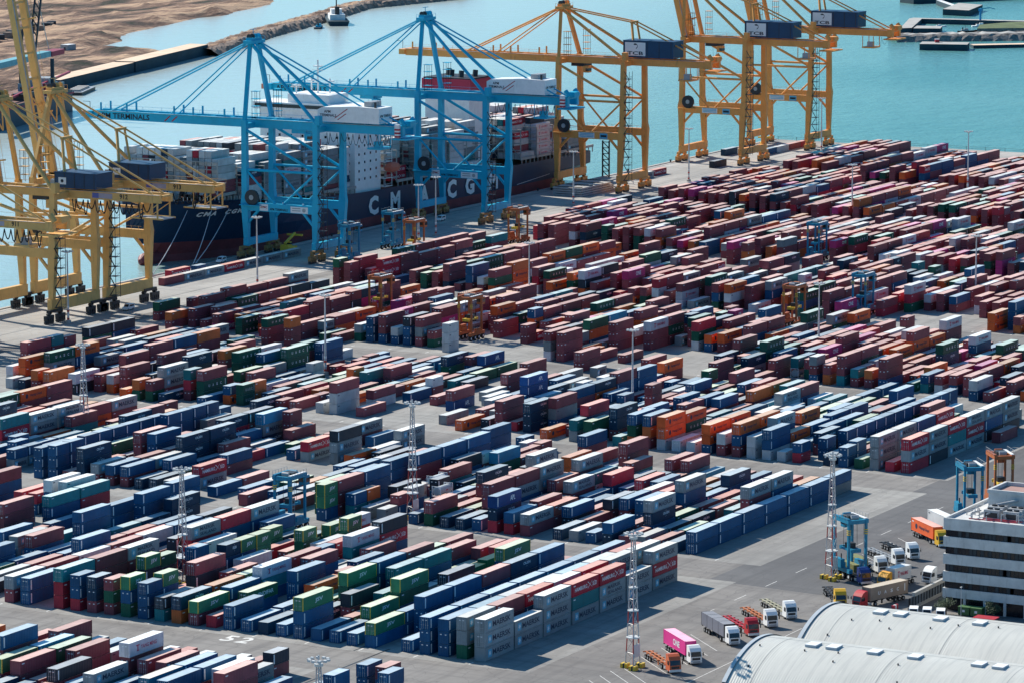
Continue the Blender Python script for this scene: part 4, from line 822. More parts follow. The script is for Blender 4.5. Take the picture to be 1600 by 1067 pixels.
    b = MB(); y = P.get('f0', -18); y1 = yb + 4; k = 0
    while y > y1:
        wdt = 1.3 + 1.5 * abs(math.sin(k * 1.7)); dep = 5.2 - wdt * .9 + (k % 3) * .5
        pts = [(-gw - 1.3, y - wdt * t, g0 - .2 - dep * (1 - (2 * t - 1) ** 2)) for t in (0, .12, .3, .5, .7, .88, 1)]
        b.path(pts, P.get('fr', .10), FC, 4); y -= wdt; k += 1
    b.ob("festoon_cable", r)
    if P.get('frame_end'):
        b = MB(); ye = yb
        for x in (-gw - .4, gw + .4):
            for y in (ye + 1, ye + 7.5): b.beam((x, y, g0 + .2), (x, y, g0 - 4.9), .4, .4, C)
            b.beam((x, ye + 1, g0 - .4), (x, ye + 7.5, g0 - 4.6), .25, .25, C)
            b.beam((x, ye - 1, g0 - 4.9), (x, ye + 11, g0 - 4.9), .4, .5, C)
        b.box(-gw, gw, ye - 1, ye + 11, g0 - 5.05, g0 - 4.85, STEEL); b.ob("service_platform", r)
    else:
        b = MB()
        for x in (-gw - .6, gw + .6):
            b.box(x - .9, x + .9, yb - .4, yb + 2.2, g0 - .2, g1 + .4, C); b.tube((x, yb - .8, g1 + .3), (x, yb + .9, g1 + 2.4), .9, C, 8)
        b.box(-gw - 2.5, gw + 2.5, yb - 2.5, yb + 3.4, g0 - 1.4, g0 - .9, C); b.box(-2, 2, yb - 2, yb + 1, g1, g1 + 1.8, P.get('gear', C)); b.ob("hoist_gear", r)
        b = MB(); yf = yb + 9
        for x in (-3.4, 3.4):
            for yy in (yf, yf + 5): b.beam((x, yy, g0 - .1), (x, yy, g0 - 5), .25, .25, C)
        b.box(-3.6, 3.6, yf - .3, yf + 5.3, g0 - 5.4, g0 - 4.8, C); b.box(-3.2, -1, yf + .5, yf + 3, g0 - 4.8, g0 - 2.6, C if C is BLUEC else STEEL); b.ob("service_platform", r)
        if C is BLUEC:
            b = MB(); b.box(-gw - 2.6, -gw - 1.5, yb + .5, yb + 2.2, g0 - .6, g1 + .8, SIGNW)
            for k in range(3): b.box(-gw - 2.64, -gw - 1.46, yb + .46, yb + 2.24, g0 - .5 + 1.2 * k, g0 + .1 + 1.2 * k, REDP)
            b.ob("warning_box", r)
            b = MB(); b.box(-gw - .7, gw + .7, yt + 2.7, yt + 5, g0 + .6, g1 - .6, mat("orange_bumper", (.75, .22, .12), .5)); b.ob("bumper", r)
    xr = -hw - 1.3
    b = MB(); b.tube((xr - .5, 11.0, zp + 1.9), (xr + .5, 11.0, zp + 1.9), 2.7, DARK, 20); b.tube((xr - .62, 11.0, zp + 1.9), (xr - .5, 11.0, zp + 1.9), .9, STEEL, 12)
    b.box(xr - 1.4, xr + 1, 7.5, 15.5, zp - .9, zp - .7, C); b.ob("cable_reel", r)
    b = MB(); x = -hw - taper * .3 - .79
    if C is BLUEC:
        b.quad((x, 8.2, zp - 2.6), (x, 4.8, zp - 2.6), (x, 4.8, zp - .3), (x, 8.2, zp - .3), SIGNW); b.text("ZPMC", (x - .03, 7.9, zp - 1.7), (0, -1, 0), (0, 0, 1), .8, REDP, 2.8)
        b.text("APM TERMINALS", (x, 4.2, zp - 2.3), (0, -1, 0), (0, 0, 1), .8, BLACKP, 7.4)
        b.quad((x, -4.4, zp - 2.7), (x, -11.4, zp - 2.7), (x, -11.4, zp - .5), (x, -4.4, zp - .5), SIGNW)
        for k in range(2): b.quad((x - .03, -5, zp - 1.2 - .8 * k), (x - .03, -8.4, zp - 1.2 - .8 * k), (x - .03, -8.4, zp - .9 - .8 * k), (x - .03, -5, zp - .9 - .8 * k), STEEL)
        b.tube((x - .02, -9.8, zp - 1.6), (x - .04, -9.8, zp - 1.6), .7, STEEL, 10)
        b.ob("sign_board", r)
        b = MB()
        for y in (-9, -1, 6): b.tube((-hw, y, zp), (-hw, y, zp + .6), .35, SIGNW, 8)
        b.ob("flood_lamp", r)
    elif P.get('sign') == 'TCB':
        b.quad((x, 4.5, zp - 2.5), (x, -2.6, zp - 2.5), (x, -2.6, zp - .4), (x, 4.5, zp - .4), SIGNW)
        for k in range(3): b.quad((x - .03, 4.1, zp - 2.1 + .6 * k), (x - .03, -2.2, zp - 2.1 + .6 * k), (x - .03, -2.2, zp - 1.8 + .6 * k), (x - .03, 4.1, zp - 1.8 + .6 * k), STAR)
        b.quad((x, -5, zp - 2.6), (x, -8.4, zp - 2.6), (x, -8.4, zp - .4), (x, -5, zp - .4), STAR); b.quad((x - .02, -5.4, zp - 1.9), (x - .02, -8, zp - 1.9), (x - .02, -8, zp - 1.1), (x - .02, -5.4, zp - 1.1), BLACKP)
        b.ob("sign_board", r)
    # caged ladders and walkways on the sea side of the frame
    for (x, y) in ((-hw + 3.5, 12), (hw - 2.5, 10.5)):
        b = MB()
        for k in range(4):
            for (dx, dy) in ((-1, -1), (1, -1), (1, 1), (-1, 1)): b.beam((x + dx, y + dy, g1), (x + dx, y + dy, g1 + 10), .12, .12, C)
            b.box(x - 1.3, x + 1.3, y - 1.3, y + 1.3, g1 + 2.6 * k + 2, g1 + 2.6 * k + 2.15, C)
        b.ob("ladder_cage", r)
    return r
NAVYH = mat("house_navy", (.012, .055, .125), .5, .12, .4)
BLU = dict(mat=BLUEC, hw=9, zp=19.6, zt=31, g0=45.2, g1=48.3, za=75, ya=16, yb=-46, yt=81.5, house=(-12.5, -37, 54.2, WHITE), btext="APM TERMINALS", trolley=-4, f0=-16, group="blue quay cranes")
sts(506.5, "bright blue quay crane nearer to the ship's bow, boom lowered over the water", dict(BLU))
sts(628.5, "bright blue quay crane with white house, beside the large hull letters amidships, boom lowered", dict(BLU, trolley=40))
TCB = dict(mat=YELC, hw=10, zp=23.8, zt=36, g0=50.2, g1=53, za=72, ya=17, yb=-50, yt=88, house=(-12, -34, 60, NAVYH), sign='TCB', taper=1.4, post=(-14.5, 67.2), s1=60, s2=46, group="yellow quay cranes beyond the ship", bog=YELC, fr=.05, f0=-44, sillh=2.8)
sts(742.5, "orange-yellow quay crane at the ship's stern with its boom lowered", dict(TCB, trolley=9))
sts(856, "orange-yellow quay crane with raised boom and navy house, next to the stern crane", dict(TCB, raise_=76, za=77))
sts(924, "orange-yellow quay crane with raised boom, last one at the quay end", dict(TCB, raise_=76, za=77))
OCH = dict(mat=YELD, hw=11.6, zp=23.2, zt=30.5, g0=38.6, g1=41.2, za=68, ya=13, yb=-49, yt=84, house=(-10.5, -26, 46.4, NAVYH), post=(-12, 57), raise_=79, frame_end=True, trolley=-4, f0=-17, fr=.2, bog=DARK, taper=.6, sillh=3.6, group="ochre quay cranes at the left")
sts(380.5, "ochre quay crane numbered 913 with its boom raised high, beside the ship's bow", dict(OCH, num="913"))
sts(350, "ochre quay crane numbered 912, in front of crane 913", dict(OCH, num="912", raise_=81))
sts(288, "ochre quay crane of which only the landward girder end shows, nearest the camera", dict(OCH, g0=37.2, g1=39.6, za=66, yb=-52, raise_=81, f0=-22, frame_end=False, num="911"))
# ------------------------------------------------------------------ the container ship
HULLN = mat("hull_navy", (.010, .032, .075), .42, .14, .12, streak=.12); HULLR = mat("hull_boot_red", (.20, .045, .05), .6, .2, .2, streak=.3)
DECKR = mat("deck_brown", (.20, .10, .08), .8, .2); LASH = mat("lashing_grey", (.34, .33, .31), .6, .2)
YC, HB = 396.8, 23.2
def lerp_tab(x, tab):
    if x <= tab[0][0]: return tab[0][1]
    for (a, c), (d, e) in zip(tab, tab[1:]):
        if x <= d: return c + (e - c) * (x - a) / (d - a)
    return tab[-1][1]
def deckz(x): return lerp_tab(x, [(466, 21.2), (512, 18.6), (516, 16.2), (590, 12.6), (690, 11.2), (785, 10.2)])
def hb(x, z):
    zz = max(0, min(1, (z - 1) / 18)); stem = 488 - 20 * zz ** 1.1; Lx = 82 - 32 * zz
    t = (x - stem) / Lx
    h = 0 if t <= 0 else HB * min(1, t * (2 - t) if t < 1 else 1) ** .85
    if x > 735: h *= 1 - ((x - 735) / 50) ** 2 * (.75 if z < 1 else .45 if z < 4 else .10)
    return h
ship = empty("container_ship", (625, YC, -2.6), "dark blue container ship with a red waterline moored along the quay under the cranes", "ship")
def L_(x, y, z): return (x - 625, y - YC, z + 2.6)
xs = [468 + 2 * i for i in range(30)] + [530 + 8 * i for i in range(26)] + [735, 742, 750, 758, 764, 770, 775, 779, 782]
xs = sorted(set(xs)); b = MB()
def levels(x):
    d = deckz(x); r_ = lerp_tab(x, [(466, 5.2), (540, 2.9), (785, 2.6)]); return [-4, 0, r_, r_ + (d - r_) * .35, r_ + (d - r_) * .7, d]
rings = []
for x in xs:
    lv = levels(x); rings.append([(x, hb(x, z), z) for z in lv])
for i in range(len(xs) - 1):
    for k in range(5):
        a, c, d, e = rings[i][k], rings[i + 1][k], rings[i + 1][k + 1], rings[i][k + 1]
        for s in (-1, 1):
            if max(a[1], c[1], d[1], e[1]) <= .001: continue
            b.quad(*[L_(p[0], YC + s * p[1], p[2]) for p in (a, c, d, e)], HULLR if k < 2 else HULLN)
    a, c = rings[i][5], rings[i + 1][5]
    b.quad(L_(a[0], YC - a[1], a[2] - .9), L_(c[0], YC - c[1], c[2] - .9), L_(c[0], YC + c[1], c[2] - .9), L_(a[0], YC + a[1], a[2] - .9), DECKR)
e = rings[-1]
for k in range(5): b.quad(L_(782, YC - e[k][1], e[k][2]), L_(782, YC + e[k][1], e[k][2]), L_(782, YC + e[k + 1][1], e[k + 1][2]), L_(782, YC - e[k + 1][1], e[k + 1][2]), HULLR if k < 2 else HULLN)
b.tube(L_(500, YC, -1.6), L_(481, YC, -1.2), 3.4, HULLR, 14, 2.6); b.tube(L_(481, YC, -1.2), L_(478.6, YC, -1.2), 2.6, HULLR, 14, .8)
def hull_text(s, x0, wd, z0, h, gap=0.0):
    n = len(s); pitch = wd / n
    for i, chh in enumerate(s):
        if chh == ' ': continue
        xa = x0 + i * pitch; xb = xa + pitch * (.78 if gap == 0 else gap); zt_ = z0 + h
        p = [Vector(L_(x, YC - hb(x, z) - .12, z)) for x, z in ((xa, z0), (xb, z0), (xa, zt_))]
        b.text(chh, p[0] + Vector((0, -.15, 0)), (p[1] - p[0]).normalized(), (p[2] - p[0]).normalized(), (p[2] - p[0]).length, SIGNW, (p[1] - p[0]).length, off=.05)
hull_text("CMA CGM LITANI", 493, 40, 13.6, 1.7)
for chh, x in (("C", 597), ("M", 613.3), ("A", 635.5), ("C", 657), ("G", 671.3), ("M", 690.5)): hull_text(chh, x, 7.4 / .78 * .98, 3.3, 7.2)
p = [L_(x, YC - hb(x, z) - .1, z) for x, z in ((714, 3.0), (742, 4.6), (742, 4.75), (714, 3.2))]; b.quad(*p, SIGNW)
b.ob("hull", ship)
b = MB()
for k in range(60):
    x = 470 + k * .75
    if k % 2 == 0:
        for s in (-1, 1): b.beam(L_(x, YC + s * (hb(x, deckz(x)) - .2), deckz(x)), L_(x, YC + s * (hb(x, deckz(x)) - .2), deckz(x) + 1.3), .1, .1, SIGNW)
b.tube(L_(486, YC, 19), L_(486, YC, 34), .35, SIGNW, 6); b.box(*[v for pr in ((486 - 625 - 3, 486 - 625 + 6), (-5, 5), (22, 24.5)) for v in pr], LASH)
for x in (478, 496): b.box(x - 628, x - 622, -4, 4, 21.5, 23.2, LASH)
b.ob("foremast", ship)
# accommodation block
b = MB(); x0, x1 = 592 - 625, 611 - 625
b.box(x0, x1, -20.5, 20.5, 13, 44.5, WHITE); b.box(x0 - .6, x1 - 6, -23.4, 23.4, 44.5, 47.2, WHITE); b.box(x0 + 1, x1 - 4, -9, 9, 47.2, 50.5, WHITE)
b.ob("superstructure", ship)
for k in range(8):
    z = 19.1 + 3.1 * k
    for j in range(8): b = MB(); b.box(x0 - .06, x0 + .02, -18.4 + 5 * j, -17.5 + 5 * j, z, z + .9, GLASS); b.ob("window", ship)
    for j in range(4): b = MB(); b.box(x0 + 2.6 + 4.2 * j, x0 + 3.5 + 4.2 * j, -20.56, -20.48, z, z + .9, GLASS); b.ob("window", ship)
b = MB(); b.box(x0 - .68, x0 - .58, -22.5, 22.5, 45.3, 46.6, GLASS)
b.ob("bridge_window", ship)
b = MB()
for k in range(9):
    z = 15.2 + 3.1 * k
    b.box(x1, x1 + 5.5, -22.5, -14, z, z + .18, WHITE); b.beam((x1 + .2, -22.4, z + 1.1), (x1 + 5.4, -22.4, z + 1.1), .1, .1, WHITE)
    b.beam((x1 + .6, -22, z + .1), (x1 + 5, -19 - (k % 2), z + 3.1), .8, .12, STEEL); b.beam((x1 + 5.3, -22.3, z), (x1 + 5.3, -22.3, z + 3.1), .16, .16, WHITE)
b.ob("deck_balcony", ship)
b = MB()
for (x, y, h) in ((x0 + 8, 0, 13), (x0 + 10, 4, 6), (x0 + 10, -4, 6), (x0 + 4, 7, 4)):
    b.tube((x, y, 50), (x, y, 50 + h), .35, WHITE, 6); b.beam((x, y - 2.5, 50 + h * .7), (x, y + 2.5, 50 + h * .7), .25, .25, WHITE); b.box(x - .8, x + .8, y - 1.6, y + 1.6, 50 + h * .8, 50.4 + h * .8, WHITE)
b.ob("radar_mast", ship)
b = MB(); b.box(699 - 625, 716 - 625, -10, 10, 12, 41, WHITE); b.ob("engine_casing", ship)
FUNR = mat("funnel_red", (.46, .03, .07), .5, .1)
b = MB(); b.box(698 - 625, 717 - 625, -11, 11, 41, 48, FUNR); b.box(698.5 - 625, 716.5 - 625, -10.5, 10.5, 48, 48.5, DARK)
for (x, y) in ((703, -4), (706, 2), (711, 6), (709, -7)): b.tube((x - 625, y, 48), (x - 625 + .6, y, 51), 1.1, DARK, 8)
b.ob("funnel", ship)
LBO = mat("lifeboat_orange", (.75, .16, .09), .5, .08)
b = MB(); b.loft([((614.5 - 625, -23.6, 20.5), .8, .8), ((614.5 - 625, -23.6, 21.2), 6.5, 2.4), ((614.5 - 625, -23.6, 22.6), 7.4, 2.9), ((614.5 - 625, -23.6, 23.8), 5.5, 2.2), ((614.5 - 625, -23.6, 24.3), 2.6, 1.2)], LBO); b.ob("lifeboat", ship)
# deck cargo and lashing bridges
rs = random.Random(21)
BAYS = [(499, 6), (512, 5), (525.6, 6), (539.2, 7), (552.8, 7), (566.4, 7), (577.6, 6), (620, 7), (633.6, 7), (647.2, 7), (660.8, 6), (674.4, 7), (686, 6), (719, 6), (732.6, 6), (746.2, 7), (759.8, 5), (771.5, 3)]
SH = MB()
for bi, (x, T_) in enumerate(BAYS):
    zd = deckz(x + 6) + 1.6
    base = rs.choice("MwgYMw")
    outer_empty = x > 600 and rs.random() < .6
    for j in range(17):
        y = YC - HB + 1.2 + j * 2.62
        if abs(y - YC) > hb(x, zd) - .3: continue
        n = T_ - (1 if rs.random() < .3 else 0)
        if j < 3: n = max(1, T_ - rs.choice((0, 0, 1, 1, 2)))
        if outer_empty and j < rs.choice((1, 2, 3)): n = rs.choice((0, 1, 2))
        ln = 1 if x in (577.6, 686, 771.5) else 2
        for t_ in range(n):
            c = base if rs.random() < .55 else rs.choice("MMwwYggmHnktm")
            q = dict(x=x, y=y + 2.44, L=12.19 if ln == 2 else 6.06 + 2, z=zd + 2.62 * t_, H=2.59, c=c, blk=3 if j < 3 else 50, lv=0, n=1)
            SH.tint = 0
            c_ = q['c']; SH.tint = rs.uniform(-.15, .15)
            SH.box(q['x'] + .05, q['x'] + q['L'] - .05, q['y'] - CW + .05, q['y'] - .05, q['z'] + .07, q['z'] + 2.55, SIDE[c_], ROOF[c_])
            if j < 4 and c_ in 'MSHUYnO' and ln == 2: lettering(SH, c_, 12.19, 2.59, q['y'] - CW + .04, q['x'], q['z'])
    b = MB(); xl = x - 1.0 - 625; zz = zd + 2.6     # lashing bridge forward of each bay
    hgt = 9.5
    yo = min(HB - .4, hb(x - 1, zd))
    for j in range(10):
        y = -yo + j * (2 * yo / 9); b.beam((xl, y, zd), (xl, y, zd + hgt + 2.6), .35, .35, LASH)
    for zz in (zd + 3.8, zd + 6.6, zd + 9.4, zd + 12): b.beam((xl, -yo, zz), (xl, yo, zz), .9, .25, LASH)
    for j in range(0, 9, 2):
        y = -yo + j * (2 * yo / 9); b.beam((xl, y, zd + .5), (xl, y + 2 * yo / 9, zd + 6.4), .2, .2, LASH)
    b.beam((xl, -yo, zd + .4), (xl + 12, -yo, zd + .4), .6, 1.0, LASH)
    for k in range(4): b.beam((xl + 1 + 3.5 * k, -yo, zd), (xl + 1 + 3.5 * k, -yo, zd - 2.2), .3, .3, LASH)
    for v_ in range(len(b.v)): b.v[v_] = (b.v[v_][0], b.v[v_][1], b.v[v_][2] + 2.6)
    b.ob("lashing_bridge", ship)
# ship's boxes join the mass of boxes
for (f, mi_, t_) in zip(SH.f, SH.m, SH.t):
    MASS.tint = t_; MASS.add([SH.v[k] for k in f], [tuple(range(len(f)))], SH.mats[mi_])
o = MASS.ob("shipping_containers"); tag(o, "thousands of further shipping containers, stacked across the far yard and on the ship", "containers", kind="stuff")
# mooring ropes
ROPE = mat("rope_white", (.55, .56, .58), .8); nm_ = ["pale mooring rope slanting furthest left below the ship's bow", "pale mooring rope from bow to quay beside the leftmost rope", "thin blue mooring rope from the bow down to a mid-quay bollard", "second thin mooring rope reaching the mid-quay bollard"]
for i, (p, q) in enumerate((((478, 393, 19.5), (441, 368, .5)), ((492, 384.5, 18), (442.5, 368, .5)), ((500, 380, 17.5), (467.5, 368, .5)), ((508, 377.5, 17), (468.5, 368, .5)))):
    b = MB(); p = Vector(p); q = Vector(q); n = 10
    b.path([p.lerp(q, t / n) - Vector((0, 0, 1.6 * math.sin(math.pi * t / n))) for t in range(n + 1)], .14, ROPE, 5); tag(b.ob("mooring_rope"), nm_[i], "rope", "mooring ropes")
BOL = None
for i, x in enumerate((441, 467.8, 500, 530, 560, 600, 640, 680, 720, 760, 800, 840)):
    if not BOL:
        b = MB(); b.tube((0, 0, 0), (0, 0, .7), .32, DARK, 10); b.tube((0, 0, .7), (0, 0, 1.0), .5, DARK, 10); BOL = b.ob("bollard"); o = BOL
    else: o = BOL.copy(); COL.objects.link(o)
    o.location = (x, 367.3, .28); tag(o, f"black iron bollard on the quay edge, {ordw(i + 1)} from the left crane group", "bollard", "bollards along the quay edge")
# ------------------------------------------------------------------ straddle carriers
def carrier(C, CN, L=6.4, W=4.3, H=12.6):
    r = bpy.data.objects.new("straddle_carrier", None); COL.objects.link(r)
    for sy in (-1, 1):
        y = sy * W / 2
        b = MB(); b.beam((-L / 2 - 1.3, y, 2.0), (L / 2 + 1.3, y, 2.0), .9, .9, C); b.box(-1.6, 1.6, y - .5 + sy * .3, y + .5 + sy * .3, 2.45, 3.6, C); b.ob("wheel_beam", r)
        for x in (-L / 2 - .6, -L / 6 - .1, L / 6 + .1, L / 2 + .6):
            b = MB(); b.tube((x, y - .3, .8), (x, y + .3, .8), .8, RUBBER, 14); b.tube((x, y - .33, .8), (x, y + .33, .8), .36, SIGNW, 10); b.ob("wheel", r)
            
        for sx in (-1, 1):
            b = MB(); x = sx * L / 2; b.beam((x, y, 2.4), (x, y, H), .5, .58, C)
            if sx < 0:
                for k in range(3): b.box(x - .37, x + .37, y - .33, y + .33, H - 2.6 + .45 * k, H - 2.4 + .45 * k, YELLOWP)
            b.ob("leg", r)
        b = MB(); b.beam((-L / 2 - .5, y, H + .35), (L / 2 + .5, y, H + .35), .8, .9, C); b.box(-L / 2 - .2, L / 2 + .2, y - .25, y + .45, H + .82, H + 1.0, SIGNW if sy < 0 else C)
        for k in range(6): b.beam((-L / 2 + k * L / 5, y + sy * .5, H + .8), (-L / 2 + k * L / 5, y + sy * .5, H + 1.8), .06, .06, STEEL)
        b.beam((-L / 2, y + sy * .5, H + 1.8), (L / 2, y + sy * .5, H + 1.8), .06, .06, STEEL); b.ob("top_beam", r)
    b = MB()
    for x in (-L / 2, L / 2): b.beam((x, -W / 2 + .4, H + .2), (x, W / 2 - .4, H + .2), .7, .9, C)
    b.box(-1.4, 1.2, -1.2, 1.2, H + .2, H + 1.3, DARK); b.tube((-1.8, -.9, H + 1.0), (-1.8, .9, H + 1.0), .5, STEEL, 10); b.tube((1.8, -.9, H + 1.0), (1.8, .9, H + 1.0), .5, C, 10); b.ob("hoist", r)
    b = MB(); x = L / 2 + 1.1; b.box(x - .9, x + .9, -W / 2 - .2, -W / 2 + 1.8, H - 2.3, H - .1, C); b.box(x - .94, x + .94, -W / 2 - .24, -W / 2 + 1.84, H - 1.6, H - .6, GLASS); b.box(x - .8, x + .8, -W / 2 - .1, -W / 2 + 1.7, H - .1, H + .1, SIGNW); b.ob("cab", r)
    b = MB(); b.box(-2.6, 2.6, -W / 2 + .9, -W / 2 + 1.4, 6.0, 6.5, CN); b.box(-2.6, 2.6, W / 2 - 1.4, W / 2 - .9, 6.0, 6.5, CN)
    for x in (-2.7, 2.7): b.box(x - .25, x + .25, -1.15, 1.15, 5.8, 6.6, CN)
    b.box(-.9, .9, -.9, .9, 6.5, 7.6, DARK)
    for x in (-1.5, 1.5):
        for y in (-.9, .9): b.beam((x, y, 6.5), (x * .9, y, H), .07, .07, DARK)
    b.ob("spreader", r)
    b = MB(); b.box(-1.7, 1.7, W / 2 + .1, W / 2 + 1.1, 2.5, 4.4, C); b.tube((-1, W / 2 + .6, 4.4), (-1, W / 2 + .6, 5.6), .14, DARK, 6); b.ob("engine_box", r)
    b = MB(); x, y = -L / 2 + .9, -W / 2
    for k in range(9): b.beam((x, y - .5, 2.8 + k), (x, y + .1, 2.8 + k), .06, .06, STEEL)
    for yy in (-.5, .1): b.beam((x, y + yy, 2.4), (x, y + yy, H), .06, .06, STEEL)
    b.ob("ladder", r)
    return r
cb = carrier(CARB, CARB); coo = carrier(ORAC, YELLOWP)
G_ = "straddle carriers in the yard"
first = {}
for (src, x, y, rz, lab) in (
    (cb, 95.5, 101.8, 0, "blue straddle carrier in the lane behind the short green containers"),
    (cb, 543, 332, 0, "blue straddle carrier on the quay apron in front of the large hull letters"),
    (cb, 505, 327.5, 0, "blue straddle carrier at the foot of the nearer blue quay crane"),
    (coo, 526, 313.5, 0, "orange straddle carrier at the yard edge, between the two blue cranes"),
    (coo, 397.5, 252.6, 0, "orange straddle carrier among maroon containers below the ship's bow"),
    (coo, 371, 205.6, 0, "orange straddle carrier beside stacked white refrigerated containers mid-yard"),
    (coo, 574, 298, 0, "orange straddle carrier at the yard edge below the farther blue crane"),
    (cb, 586, 186.2, 0, "blue straddle carrier in the far yard beside a pink container"),
    (cb, 474, 120.3, 0, "blue straddle carrier in the far right yard, right of the tall orange one"),
    (coo, 440, 128.8, 0, "orange straddle carrier standing clear in the far right yard"),
    (cb, 110.5, -34, R(52), "blue straddle carrier parked by the lattice light tower and lorries"),
    (cb, 182.2, -33.4, R(38), "blue straddle carrier parked behind the office building's roof"),
    (coo, 199.6, -34.2, R(38), "orange straddle carrier parked behind the office building's roof")):
    o = src if src.name not in first else copy_tree(src)
    first[src.name] = 1
    o.location = (x, y, 0.01); o.rotation_euler = (0, 0, rz); tag(o, lab, "straddle carrier", G_)

# ------------------------------------------------------------------ light masts
LAMP = mat("lamp_housing", (.62, .62, .60), .4, .1); POLE = mat("pole_grey", (.50, .50, .50), .45, .15); TOWR = mat("tower_red", (.50, .07, .06), .5, .15)
def pole(H):
    r = bpy.data.objects.new("light_pole", None); COL.objects.link(r)
    b = MB(); b.tube((0, 0, 0), (0, 0, H), .38, POLE, 10, .17)
    for k in range(4): b.tube((0, 0, 1 + 1.2 * k), (0, 0, 1.6 + 1.2 * k), .41 - .012 * k, TOWR if k % 2 == 0 else SIGNW, 10)
    b.ob("pole", r)
    b = MB(); b.tube((0, 0, H - .3), (0, 0, H), 1.0, POLE, 12)
    for i in range(8):
        a = i * math.pi / 4; x, y = 1.5 * math.cos(a), 1.5 * math.sin(a); b.beam((0, 0, H - .1), (x, y, H - .1), .1, .1, POLE); b.box(x - .3, x + .3, y - .3, y + .3, H - .12, H + .2, LAMP)
    b.ob("lamp_head", r)
    b = MB(); b.tube((0, 0, 0), (0, 0, .8), .9, CONC, 10); b.ob("base_block", r)
    return r
P0 = None
for i, (x, y, h, lab) in enumerate(((281.5, 105.5, 22, "slender light pole beside a dark navy container in the middle of the yard"), (293, 210.3, 23, "slender light pole beside the tall dark stack left of mid-yard"),
    (430.4, 216.9, 22, "slender light pole in the yard below the farther blue crane"), (694.3, 220.2, 21, "slender light pole in the far yard beside white and maroon stacks"),
    (517.8, 99.7, 21.5, "slender light pole at the far right side of the yard"), (396.3, 101, 21, "slender light pole beside the orange straddle carrier on the right"),
    (801.4, 216.8, 24, "slender light pole standing farthest right against the water"), (425, 315.3, 25, "slender light pole in front of the nearer blue crane's seaward legs"),
    (580.8, 335.6, 21.5, "slender light pole between the two blue quay cranes, against the hull"), (780.8, 330.1, 21.5, "slender light pole on the apron against the water, right of the stern crane"),
    (685.6, 333.5, 21, "slender light pole below the ship's stern"), (340.3, 332.2, 22.5, "slender light pole with striped foot beside crane 912"),
    (892.3, 320.9, 25, "slender light pole beside the farthest yellow crane"), (560, 331, 21, "slender light pole just left of the farther blue crane"))):
    if not P0: P0 = pole(22); o = P0
    else: o = copy_tree(P0)
    o.location = (x, y, 0); o.scale = (1, 1, h / 22); tag(o, lab, "light pole", "slender light poles")
def tower(H):
    r = bpy.data.objects.new("lattice_tower", None); COL.objects.link(r)
    B, T = 1.75, .42; cs = [(math.cos(a), math.sin(a)) for a in (math.pi / 2, math.pi / 2 + 2.094, math.pi / 2 + 4.189)]
    def pt(i, z):
        s = B + (T - B) * min(1, (z / (H - 1)) ** .8); return Vector((cs[i % 3][0] * s, cs[i % 3][1] * s, z))
    zs = [0, 3.2, 6.2, 9, 11.6, 14, 16.2, 18.2, 20, 21.7, 23.3, 24.8, 26.2]; zs = [z * H / 26.8 for z in zs]
    for i in range(3):
        b = MB()
        for k, (a, c) in enumerate(zip(zs, zs[1:])): b.tube(pt(i, a), pt(i, c), .13, TOWR if k in (1, 3) else POLE, 6)
        b.ob("leg", r)
    b = MB()
    for k, (a, c) in enumerate(zip(zs, zs[1:])):
        for i in range(3): b.tube(pt(i, a), pt(i + 1, c), .06, POLE, 4); b.tube(pt(i, c), pt(i + 1, c), .06, POLE, 4)
    b.tube((0, 0, 0), (0, 0, H), .1, TOWR, 5); b.ob("lattice", r)
    for z in (zs[2], zs[4], zs[6]):
        b = MB(); s = B + (T - B) * (z / H) ** .8 + .12; b.tube((0, 0, z), (0, 0, z + .18), s, LAMP, 8); b.ob("platform", r)
    b = MB(); b.tube((0, 0, H - .8), (0, 0, H - .4), .8, LAMP, 12)
    for i in range(10):
        a = i * math.pi / 5; x, y = 1.7 * math.cos(a), 1.7 * math.sin(a); b.beam((0, 0, H), (x, y, H + .1), .08, .08, POLE); b.box(x - .27, x + .27, y - .27, y + .27, H + .05, H + .42, LAMP)
    b.beam((0, 0, H - 1), (0, 0, H + 1.0), .25, .25, POLE); b.ob("lamp_head", r)
    for i in range(3):
        b = MB(); p = pt(i, 0); b.box(p.x - .75, p.x + .75, p.y - .75, p.y + .75, 0, .9, YELLOWP)
        b.box(p.x - .76, p.x + .76, p.y - .18, p.y + .18, 0.02, .91, DARK)
        b.ob("base_block", r)
    b = MB(); p = pt(1, 3.4); q = pt(2, 3.4); b.box(min(p.x, q.x), max(p.x, q.x), p.y - .2, p.y + .06, 2.4, 4.9, LAMP); b.ob("sign_panel", r)
    return r
T0 = None
for (x, y, h, lab) in ((9.3, -31, 27.2, "red and white lattice light tower on yellow blocks beside the pink container lorry"), (105.4, -31.8, 27.6, "red and white lattice light tower on yellow blocks beside the parked blue straddle carrier"),
    (33.4, 91.4, 25.5, "lattice light tower rising among the short green containers at left"), (119.5, 82.5, 27.9, "lattice light tower in the middle lane beside a silver tank container"),
    (179.7, 217, 23.5, "lattice light tower at the left behind the long blue container row"), (-119, -35, 28.6, "lattice light tower of which only the lamp head shows at the bottom edge")):
    if not T0: T0 = tower(27); o = T0
    else: o = copy_tree(T0)
    o.location = (x, y, 0); o.scale = (1, 1, h / 27); tag(o, lab, "light tower", "lattice light towers")

